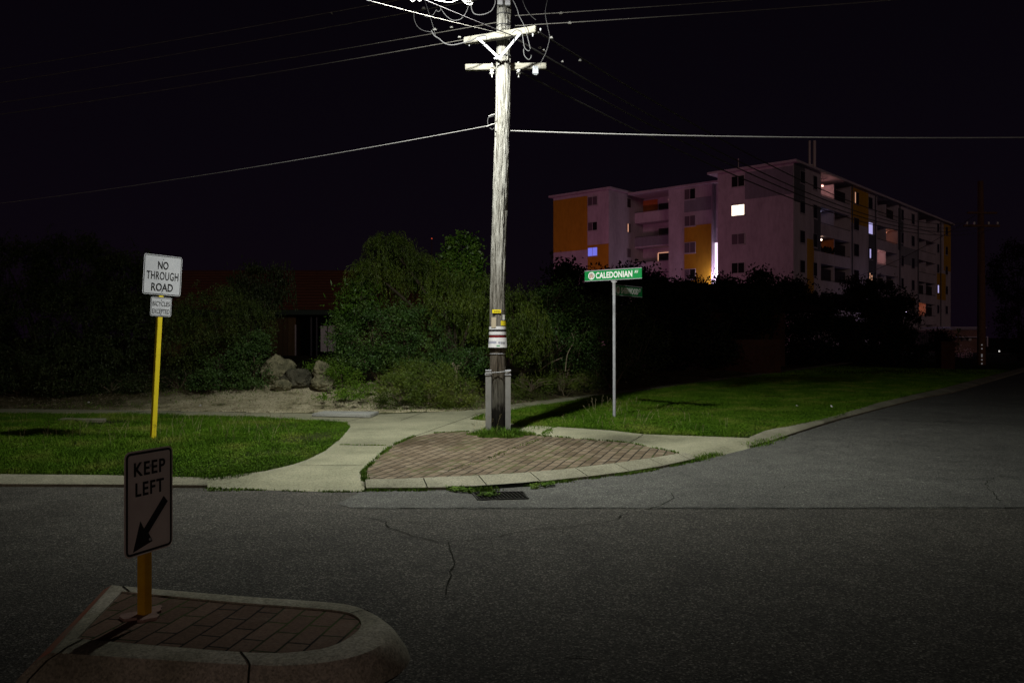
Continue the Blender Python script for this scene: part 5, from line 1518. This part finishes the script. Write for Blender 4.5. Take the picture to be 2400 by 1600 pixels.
# main wing core and facade piers
ab("wall", M['wall'], 0, Lf, RDEP, T1, 0, ZR)
edges = [0] + [e for b in bays for e in b] + [Lf]
for i in range(0, len(edges), 2):
    ab("wall", M['wall'], edges[i], edges[i + 1], 0, RDEP, 0, ZR)
def fl(k): return ZR - 0.3 - 2.8 * k          # floor level of storey k (1 = top)
for (s0, s1) in bays:
    mid_s = (s0 + s1) / 2
    for k in range(1, 7):
        z = fl(k)
        if z < -0.5: continue
        ab("balcony_slab", M['wall'], s0, s1, 0.02, RDEP, z - 0.15, z)
        ab("balcony_parapet", M['wall'], s0, s1, 0.0, 0.14, z, z + 1.0)
        ab("handrail", M['wall_dgrey'], s0, s1, 0.03, 0.09, z + 1.08, z + 1.12)
        ab("balcony_divider", M['wall'], mid_s - 0.1, mid_s + 0.1, 0.2, RDEP, z, z + 2.64)
        for sc_ in ((s0 + mid_s) / 2, (s1 + mid_s) / 2):
            w_ = ab("balcony_door", M['glass'], sc_ - 1.1, sc_ + 1.1, RDEP - 0.06, RDEP - 0.02, z + 0.05, z + 2.15)
            ab("frame", M['wframe'], sc_ - 0.04, sc_ + 0.04, RDEP - 0.09, RDEP - 0.06, z + 0.05, z + 2.15, par=w_)
# other blocks on the end wall side
S2 = 2.4; T2a, T2b = T1, t_of(1567, S2)
ab("wall", M['wall'], S2, 18, t_of(1668.5, S2), T2b, 0, ZR - 0.35)
ab("stair_wall", M['wall'], S2 + 0.5, 18, T1, t_of(1668.5, S2), 0, ZR - 0.35)
S3 = 4.2; T3b = 20.07
ab("wall", M['wall'], S3 + RDEP, 18, T2b, T3b, 0, ZR - 0.35)
S4 = -0.9; T4b = t_of(1297, S4); T4a = t_of(1427, S4)
T3b = T4a
ab("wall", M['wall'], S4, 18, T4a, T4b, 0, ZR - 0.1)
tmid = T4a - (T4a - T2b) * 0.15
for k in range(1, 7):
    z = fl(k)
    ab("balcony_slab", M['wall'], S3, S3 + RDEP, T2b, T3b, z - 0.15, z)
    pp = ab("balcony_parapet", M['wall'] if k in (1,) else M['wall_grey'] if k == 2 else M['wall'], S3 - 0.02, S3 + 0.12, T2b, T3b, z, z + 1.0)
    ab("handrail", M['wall_dgrey'], S3, S3 + 0.06, T2b, T3b, z + 1.06, z + 1.11)
    w_ = ab("balcony_door", M['glass'], S3 + RDEP - 0.06, S3 + RDEP - 0.02, T2b + 0.2, T2b + 3.4, z + 0.05, z + 2.05)
    fm = M['lit_warm'] if k == 3 else M['wframe']
    for tt in (T2b + 0.2, T2b + 1.35, T2b + 3.4):
        ab("frame", fm, S3 + RDEP - 0.1, S3 + RDEP - 0.06, tt - 0.05, tt + 0.05, z + 0.05, z + 2.05, par=w_)
    ab("frame", fm if k == 3 else M['wframe'], S3 + RDEP - 0.1, S3 + RDEP - 0.06, T2b + 0.2, T2b + 3.4, z + 2.05, z + 2.13, par=w_)
ab("partition", M['wall_orange'], S3 + RDEP - 0.05, S3 + RDEP - 0.001, T2b + 3.5, T3b - 0.02, fl(1), fl(1) + 2.6)
mb = MB(); c = LM(Vector((S3 + RDEP - 0.12, T2b + 1.9, fl(1) + 2.35))); mb.lathe(c, [(0.01, -0.16), (0.12, -0.1), (0.16, 0), (0.12, 0.1), (0.01, 0.16)], 12)
mb.build("wall_light", mat("dim_globe", (0.7, 0.5, 0.4), 0.6, emit=(0.5, 0.30, 0.22), estr=0.5), ap)
# roofs with a thin overhang
ab("roof", M['wfascia'], -0.45, Lf + 0.4, -0.45, T1 + 0.9, ZR, ZR + 0.22)
ab("roof", M['wfascia'], S2 - 0.35, 18, T1 + 0.95, T4a - 0.5, ZR - 0.34, ZR - 0.14)
ab("roof", M['wfascia'], S4 - 0.4, 18, T4a - 0.45, T4b + 0.4, ZR - 0.09, ZR + 0.12)
# painted panels, 2-3 cm proud
E = 0.03
ab("painted_panel", M['wall_grey'], -E, 0, 0.02, t_of(1746, 0), fl(1) + 0.25, ZR - 0.25, label="grey band under the roof")
ab("painted_panel", M['wall_grey'], S2 - E, S2, t_of(1667, S2), t_of(1604, S2), fl(1) + 0.1, fl(1) + 1.5, label="grey band")
ab("painted_panel", M['wall_yellow'], S2 - E, S2, t_of(1667, S2), t_of(1604, S2), fl(5) + 1.0, fl(2) + 1.45, label="amber panel")
ab("painted_panel", M['wall_yellow'], S4 - E, S4, t_of(1377, S4), T4b - 0.02, fl(3) + 2.3, ZR - 0.45, label="large amber panel")
ab("painted_panel", M['wall_yellow'], S4 - E, S4, T4a + 0.02, t_of(1377.5, S4), fl(4) + 0.2, fl(3) + 2.75, label="amber panel")
def rp(mt, p0, p1, z0, z1, lab=None): return ab("painted_panel", mt, s_of(p0), s_of(p1), -E, 0, z0, z1, label=lab)
rp(M['wall_dgrey'], 1861, 1886, fl(2) + 2.4, ZR - 0.05)
rp(M['wall_yellow'], 1891.5, 1907, fl(5) + 0.9, fl(3) + 2.0, "amber strip")
rp(M['wall_yellow'], 1994.8, 2035, fl(2) + 2.0, ZR - 0.1, "amber square under the roof")
rp(M['wall_dgrey'], 1907.5, 1923, fl(3) + 1.0, fl(2) + 2.6)
rp(M['wall_dgrey'], 2036, 2053, fl(5) + 0.5, fl(2) + 1.4)
rp(M['wall_dgrey'], 2105, 2117, fl(2) + 0.4, ZR - 0.4)
rp(M['wall_grey'], 2111, 2151, fl(3) + 1.6, fl(2) + 1.0)
rp(M['wall_yellow'], 2212, 2227.8, fl(3) + 2.0, ZR - 0.1, "amber strip at the far corner")
rp(M['wall_yellow'], 2196, 2216, fl(4) + 0.6, fl(3) + 1.5)
rp(M['wall_yellow'], 2136, 2144, fl(5) + 1.6, fl(4) + 0.4)
# windows: frame with pane set into it
def window_end(s, p0, p1, ztop, h, pane='glass', split=0.5, frame='wframe'):
    t0, t1 = t_of(p1, s), t_of(p0, s)
    w = ab("window", M[frame], s - 0.06, s - 0.031, t0, t1, ztop - h, ztop)
    if isinstance(pane, str): pane = (pane, pane)
    tm = t0 + (t1 - t0) * split
    ab("pane", M[pane[1]], s - 0.075, s - 0.062, t0 + 0.06, tm - 0.03, ztop - h + 0.06, ztop - 0.06, par=w)
    ab("pane", M[pane[0]], s - 0.075, s - 0.062, tm + 0.03, t1 - 0.06, ztop - h + 0.06, ztop - 0.06, par=w)
    ab("sill", M['wfascia'], s - 0.13, s - 0.031, t0 - 0.05, t1 + 0.05, ztop - h - 0.07, ztop - h - 0.005, par=w)
    return w
def wtop(k): return ZR - 0.45 - 2.8 * (k - 1)
for k, pn in ((1, 'glass'), (2, 'lit_white'), (3, 'glass_curtain'), (4, 'glass'), (5, 'glass')):
    window_end(0, 1714.5, 1746, wtop(k) , 1.1, pn)
for k, pn in ((1, ('glass_curtain', 'glass')), (2, ('glass_curtain', 'glass_curtain')), (3, 'glass_curtain'), (4, ('glass_curtain', 'glass')), (5, 'glass')):
    window_end(S2, 1604, 1631, wtop(k) - 0.1, 1.15, pn)
for k, pn in ((1, 'glass_curtain'), (2, ('glass_curtain', 'glass')), (3, 'lit_blue'), (4, 'glass')):
    window_end(S4, 1378, 1401, wtop(k) - 0.15, 1.0, pn)
# side wall of the left block (faces the recess)
for k, pn in ((1, 'glass'), (2, 'glass_curtain'), (3, 'glass_curtain')):
    w = ab("window", M['wframe'], 2.5, 3.3, T4a - 0.06, T4a - 0.031, wtop(k) - 1.2, wtop(k) - 0.1)
    ab("pane", M[pn], 2.56, 3.24, T4a - 0.075, T4a - 0.062, wtop(k) - 1.14, wtop(k) - 0.16, par=w)
    if k == 2: ab("pane", M['lit_warm'], 2.62, 2.78, T4a - 0.09, T4a - 0.077, wtop(k) - 1.1, wtop(k) - 0.2, par=w)
ab("air_conditioner", M['lit_pale'], 2.4, 3.4, T4a - 0.5, T4a - 0.05, fl(3) - 0.35, fl(3) + 0.05)  # light falling on the unit is put in as a glowing material
# stairwell: glowing slot between the wings
ts0, ts1 = T1, t_of(1668.5, S2)
sw = ab("stair_window", M['lit_stair'], S2 + 0.42, S2 + 0.46, ts0 + 0.12, ts1 - 0.10, fl(4) + 0.7, fl(3) + 2.3)
ab("frame", M['wframe'], S2 + 0.38, S2 + 0.41, (ts0 + ts1) / 2 - 0.05, (ts0 + ts1) / 2 + 0.05, fl(4) + 0.7, fl(3) + 2.3, par=sw)
# right facade windows
def window_side(p0, p1, ztop, h, pane='glass'):
    s0, s1 = s_of(p0), s_of(p1)
    w = ab("window", M['wall_grey'], s0, s1, -0.06, -0.031, ztop - h, ztop)
    ab("pane", M[pane], s0 + 0.06, s1 - 0.06, -0.075, -0.062, ztop - h + 0.06, ztop - 0.06, par=w)
    ab("sill", M['wfascia'], s0 - 0.04, s1 + 0.04, -0.12, -0.031, ztop - h - 0.07, ztop - h - 0.005, par=w)
    return w
lit = {('D', 2): 'lit_pale'}
for nm, p0, p1 in (('A', 1874.5, 1885.5), ('B', 1905.5, 1914), ('C', 2000.5, 2012), ('D', 2034.5, 2044), ('E', 2111.5, 2117), ('F', 2136, 2142.5), ('G', 2196, 2200.5), ('H', 2215.5, 2220.5)):
    for k in range(1, 6):
        w = window_side(p0, p1, wtop(k), 1.35 if nm in 'BCDEF' else 1.2, lit.get((nm, k), 'glass'))
def glint(p0, p1, z0, z1, m_):
    ab("lit_gap", M[m_], s_of(p0), s_of(p1), -0.09, -0.076, z0, z1)
glint(2002.3, 2003.8, wtop(1) - 1.25, wtop(1) - 0.1, 'lit_warm')
glint(2037, 2039.5, wtop(3) - 1.2, wtop(3) - 0.2, 'lit_pale')
glint(2036.5, 2038, wtop(4) - 1.2, wtop(4) - 0.1, 'lit_warm'); glint(2041, 2042.5, wtop(4) - 1.3, wtop(4) - 0.3, 'lit_warm')
glint(2196.8, 2199, wtop(4) - 1.15, wtop(4) - 0.1, 'lit_pale')
for px in (1995, 2050, 2107, 2150, 2203):
    s = s_of(px); mb = MB(); mb.tube([LM(Vector((s, -0.13, 0))), LM(Vector((s, -0.13, ZR - 0.02)))], 0.06, 8); mb.build("downpipe", M['wall_dgrey'], ap, smooth=True)
# balcony lights: bulb plus its light
def blight(s, t, z, power, colr, bulb=False, r=0.08):
    l = bpy.data.lights.new("balcony_light", 'POINT'); l.energy = power; l.color = colr; l.shadow_soft_size = r
    o = bpy.data.objects.new("balcony_light", l); COL.objects.link(o); o.parent = ap; o.location = LM(Vector((s, t, z)))
    mb = MB(); mb.lathe(LM(Vector((s, t, z + (0.0 if bulb else 0.12)))), [(0.01, -0.1), (0.1, -0.06), (0.13, 0.0), (0.1, 0.06), (0.01, 0.1)], 12)
    b = mb.build("lamp_globe", M['bulb'] if bulb else mat("globe", (0.8, 0.6, 0.5), 0.5, emit=colr, estr=0.8), ap, smooth=True)
    if bulb: b.visible_shadow = True
b1, b2, b3 = bays
m1 = (b1[0] + b1[1]) / 2; m2 = (b2[0] + b2[1]) / 2; m3 = (b3[0] + b3[1]) / 2
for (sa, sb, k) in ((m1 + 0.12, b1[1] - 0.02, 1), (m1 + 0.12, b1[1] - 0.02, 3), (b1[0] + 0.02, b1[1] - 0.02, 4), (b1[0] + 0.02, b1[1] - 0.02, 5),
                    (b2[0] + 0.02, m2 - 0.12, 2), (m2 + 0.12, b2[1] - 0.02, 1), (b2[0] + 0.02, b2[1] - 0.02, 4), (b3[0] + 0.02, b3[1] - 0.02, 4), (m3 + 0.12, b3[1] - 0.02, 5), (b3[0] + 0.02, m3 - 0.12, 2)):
    ab("inner_wall_panel", M['balcony_shade'], sa, sb, RDEP - 0.16, RDEP - 0.125, fl(k) + 0.01, fl(k) + 2.6)
    if k != 2: ab("shade_sheet", M['balcony_shade'], sa + 0.1, sb - 0.1, 0.5, 0.56, fl(k) + 0.02, fl(k) + 2.3)  # dark panels and sheets paint shade into chosen bays
ab("inner_wall_panel", M['wall_orange'], m1 - 0.16, m1 - 0.101, 0.2, RDEP - 0.1, fl(3) + 0.01, fl(3) + 2.62)
ab("inner_wall_panel", M['wall_orange'], m2 + 1.2, b2[1] - 0.3, RDEP - 0.12, RDEP - 0.07, fl(2) + 0.1, fl(2) + 2.3)
ab("inner_wall_panel", M['wall_orange'], b3[0] + 0.1, m3 - 0.12, RDEP - 0.12, RDEP - 0.1, fl(5) + 0.02, fl(5) + 2.5)
blight(m1 - 1.6, 0.8, fl(1) + 2.3, 34, (1, 0.50, 0.42))
blight(b1[0] + 0.9, 0.35, fl(3) + 2.3, 60, (1, 0.42, 0.20), True)
blight(m2 - 1.6, 0.9, fl(3) + 2.2, 30, (1, 0.50, 0.42))
blight(m2 + 2.2, 0.9, fl(2) + 2.3, 9, (1, 0.40, 0.22))
blight(m3 - 1.7, 0.9, fl(5) + 2.2, 26, (1, 0.30, 0.10))
blight(m1 - 2.0, 0.9, fl(2) + 2.4, 3, (0.6, 0.6, 1.0))
# stairwell light
l = bpy.data.lights.new("stair_light", 'POINT'); l.energy = 190; l.color = (0.85, 0.72, 1.0); l.shadow_soft_size = 0.3
o = bpy.data.objects.new("stair_light", l); COL.objects.link(o); o.parent = ap; o.location = LM(Vector((S2 - 0.6, (ts0 + ts1) / 2 + 0.2, fl(4) + 1.4)))
# plants and clutter on the lit balcony
for q, lab in ((0.9, "bushy dark pot plant at the left of the orange lit balcony"), (1.9, "taller dark pot plant beside the orange lit balcony's wall"), (2.8, "low trailing pot plant at the right of the orange lit balcony")):
    mb = MB(); root_ = LM(Vector((b1[0] + q, 0.1, fl(3) + 1.0)))
    for k in range(26):
        c = Vector((random.uniform(-0.38, 0.38), 0, random.uniform(0.0, 0.55))); w = random.uniform(0.05, 0.14)
        mb.add([(0, 0, 0), (c.x - w, 0.02, c.z), (c.x + w * 0.3, 0.05, c.z + w * 1.6), (c.x + w, -0.02, c.z)], [(0, 1, 2, 3)])
    bm = bmesh.new(); o = mk("potted_plant", mb.v, mb.f, M['leaf_far']); bm.from_mesh(o.data)
    bmesh.ops.remove_doubles(bm, verts=bm.verts, dist=0.0005); bm.to_mesh(o.data); bm.free()
    o.location = C0 + root_; tag(o, lab, "plant", "pot plants on the lit balcony")

# roof antennas
mb = MB(); a = LM(Vector((0.6, t_of(1724, 0), ZR + 0.2))); mb.tube([a, a + Vector((0, 0, 1.15))], 0.05, 8)
o = mb.build("roof_vent_pipe", M['farmast']); o.location = C0; tag(o, "thin pale pipe on the roof above the end wall", "vent pipe")
am = empty("antenna_mast", C0, 0, "pink lit twin antenna mast behind the roof corner", "antenna")
cx = LM(Vector((11.9, 3.0, ZR + 0.2)))
for dx, n_ in ((-0.22, 0), (0.3, 1)):
    mb = MB(); mb.tube([cx + Vector((dx, 0, 0)), cx + Vector((dx, 0, 4.5))], 0.13 if n_ == 0 else 0.17, 10); mb.build("panel_antenna", M['farmast'], am, smooth=True)
mb = MB(); mb.box(cx.x - 0.4, cx.x + 0.1, cx.y - 0.3, cx.y + 0.1, cx.z + 0.05, cx.z + 0.5); mb.box(cx.x - 0.38, cx.x - 0.02, cx.y - 0.35, cx.y, cx.z + 0.7, cx.z + 1.0)
mb.box(cx.x - 0.35, cx.x + 0.4, cx.y - 0.05, cx.y + 0.05, cx.z + 1.9, cx.z + 2.0); mb.build("equipment_box", M['farmast'], am)

# ------------------------------------------------------------------ far pole
fp = empty("utility_pole", P2B, 0, "dim distant power pole at the end of the wires on the right", "utility pole")
mb = MB(); mb.tube([(0, 0, -0.1), (0, 0, 5), (-0.05, 0, 10.3)], [0.22, 0.19, 0.14], 16); mb.build("shaft", M['farpole'], fp, smooth=True)
mb = MB(); z = CH + (HZ - 526) / F * 44.5; mb.bar((-1.1, -0.2, z - 0.1), (0.95, -0.1, z - 0.1), 0.1, 0.12); mb.build("crossarm", M['farpole'], fp)
mb = MB(); z2 = CH + (HZ - 500) / F * 44.5; mb.bar((-0.9, -0.2, z2), (0.8, -0.1, z2), 0.1, 0.1); mb.build("crossarm", M['farpole'], fp)
for x in (-0.9, -0.5, 0.3, 0.8):
    mb = MB(); mb.lathe((x, -0.18, z), [(0.02, -0.04), (0.05, 0.0), (0.05, 0.06), (0.03, 0.12)], 10); mb.build("insulator", M['porcelain'], fp, smooth=True)
mb = MB()
for k, y in enumerate((808, 817, 831, 835, 843, 852)):
    z = CH - (y - HZ) / F * 44.2; mb.box(-0.03 - 0.1, 0.03 - 0.1, -0.24, -0.2, z - 0.03, z + 0.03)
mb.build("reflector_stud", mat("stud", (0.8, 0.8, 0.8), 0.4, emit=(0.8, 0.8, 0.85), estr=0.12), fp)

# ------------------------------------------------------------------ things beyond the far pole
fb = empty("low_building", W(2290, 800, 85), 0, "distant low brick building with white eaves lines at the street's end", "building")
org = fb.location
def fbx(name, mt, px0, px1, py0, py1, d, th=0.3, par=fb):
    a = W(px0, py1, d) - par.location; b = W(px1, py0, d) - par.location
    mb = MB(); mb.box(a.x, b.x, a.y, a.y + th, a.z, b.z); return mb.build(name, mt, par)
M['pinkbrick'] = noisy("pink_brick", (0.22, 0.12, 0.10), (0.16, 0.09, 0.08), 2, 0.9)
fbx("wall", M['pinkbrick'], 2195, 2310, 773, 835, 85, 6)
fbx("eaves", M['wfascia'], 2228, 2312, 766, 768.5, 84.6, 6)
fbx("eaves", M['wfascia'], 2230, 2308, 770.5, 772, 84.7, 0.2)
fbx("awning", M['wfascia'], 2252, 2306, 788.5, 790.5, 84.0, 1.0)
fbx("window", M['glass_curtain'], 2256, 2265, 791, 798, 84.7, 0.2); fbx("window", M['wframe'], 2270, 2277, 791, 798, 84.7, 0.2)
fbx("column", M['wfascia'], 2313, 2316, 788, 812, 84.0, 0.3)
gp = fbx("gate_pillar", M['darkbrick'], 2206, 2238, 800, 866, 38.5, 0.5, fp); gp.parent = None; gp.location = P2B
tag(gp, "dim square brick gate pillar left of the far pole's foot", "gate pillar")
# picket fence
pf = empty("picket_fence", W(2155, 800, 60), 0, "pale picket fence at the foot of the apartments", "fence")
for k in range(9):
    x = 2137 + k * 4.6; fbx("picket", M['wall_grey'], x, x + 2.4, 783 - 0.2 * k, 806, 60, 0.06, pf)
fbx("rail", M['wall_grey'], 2136, 2178, 788, 789.2, 60.08, 0.05, pf)
# palm
pm = empty("palm_tree", W(2246, 815, 74), 0, "small spiky palm in front of the distant low building", "palm tree")
mb = MB()
c0_ = W(2246, 783, 74) - pm.location
for k in range(26):
    a = random.uniform(0, 6.28); el = random.uniform(-0.2, 1.3); L_ = random.uniform(0.7, 1.3)
    d = Vector((math.cos(a) * math.cos(el), math.sin(a) * math.cos(el), math.sin(el))); tip = c0_ + d * L_ + Vector((0, 0, -0.35 * L_))
    md = c0_ + d * L_ * 0.6; sdv_ = d.cross(Vector((0, 0, 1))).normalized() * 0.05
    mb.add([c0_, md - sdv_, tip, md + sdv_], [(0, 1, 2, 3)])
mb.build("crown", M['leaf_olive'], pm); mb = MB(); mb.tube([(0, 0, -0.8), tuple(c0_)], 0.12, 8); mb.build("trunk", M['bark'], pm)
# tiny lit lamp
gl = empty("garden_lamp", W(2342, 823, 70), 0, "tiny white lit lamp in the dark beyond the far pole", "lamp")
mb = MB(); mb.lathe((0, 0, 0), [(0.02, 0.10), (0.06, 0.06), (0.07, 0.0), (0.04, -0.05)], 12); mb.build("globe", mat("globe_lit", (1, 1, 1), 0.5, emit=(1, 0.95, 0.9), estr=1.0), gl, smooth=True)
mb = MB(); mb.tube([(0, 0, -2.8), (0, 0, -0.08)], 0.03, 8); mb.build("post", M['farpole'], gl)
# flowering bush glint
plant("flowering_bush", "small bush with pale pink flowers beyond the gate pillar", "shrub", None, [pxblob(2262, 828, 60, 14, 10, 0.5)], 160, 0.12, 0.08, mat("petals", (0.7, 0.5, 0.6), 0.6), 0.15, 20, tw=6, trunk=0.02)
# red aviation light on a distant mast
rl = empty("aircraft_light", W(1012, 559, 400), 0, "tiny red lamp on a far mast above the weeping tree", "lamp")
mb = MB(); mb.lathe((0, 0, 0), [(0.05, -0.3), (0.3, -0.15), (0.3, 0.15), (0.05, 0.3)], 10); mb.build("globe", mat("red_lamp", (1, .1, .05), 0.5, emit=(1, 0.12, 0.05), estr=0.5), rl)
mb = MB(); mb.tube([(0, 0, -51), (0, 0, -0.3)], 0.15, 6); mb.build("mast", M['farpole'], rl)

def added_lamp(loc, h, power, colr, label):  # unseen lamps, added to brighten the apartment walls
    e = empty("unseen_street_lamp", loc, 0, label, "street lamp")
    mb = MB(); mb.tube([(0, 0, 0), (0, 0, h)], 0.07, 10); mb.build("post", M['galv'], e, smooth=True)
    mb = MB(); mb.lathe((0, 0, h + 0.05), [(0.08, -0.06), (0.22, 0.0), (0.24, 0.1), (0.05, 0.2)], 14); mb.build("lamp_head", M['galv'], e, smooth=True)
    l = bpy.data.lights.new("lamp_light", 'POINT'); l.energy = power; l.color = colr; l.shadow_soft_size = 0.15
    o = bpy.data.objects.new("lamp_light", l); COL.objects.link(o); o.parent = e; o.location = (0, 0, h - 0.2)
added_lamp(LM(Vector((-17, 17.6, 0))) + C0, 3.8, 3300, (1.0, 0.36, 0.58), "pink lamp behind the hedges that lights the apartments' end walls")
added_lamp(LM(Vector((24, -26, 0))) + C0, 6.5, 170, (0.85, 0.55, 1.0), "lamp across the side street facing the apartments' long side")
# street lamp that stands hidden behind the dark trees and lights the right facade from below
sl = empty("unseen_street_lamp", LM(Vector((18, -4.5, 0))) + C0, 0, "pale street lamp behind the round dark tree beside the apartments", "street lamp")
mb = MB(); mb.tube([(0, 0, 0), (0, 0, 4.2)], 0.07, 10); mb.build("post", M['galv'], sl, smooth=True)
mb = MB(); mb.lathe((0, 0, 4.25), [(0.08, -0.06), (0.22, 0.0), (0.24, 0.1), (0.05, 0.2)], 14); mb.build("lamp_head", M['galv'], sl, smooth=True)
l = bpy.data.lights.new("lamp_light", 'POINT'); l.energy = 150; l.color = (0.72, 0.62, 1.0); l.shadow_soft_size = 0.15
o = bpy.data.objects.new("lamp_light", l); COL.objects.link(o); o.parent = sl; o.location = (0, 0, 4.05)
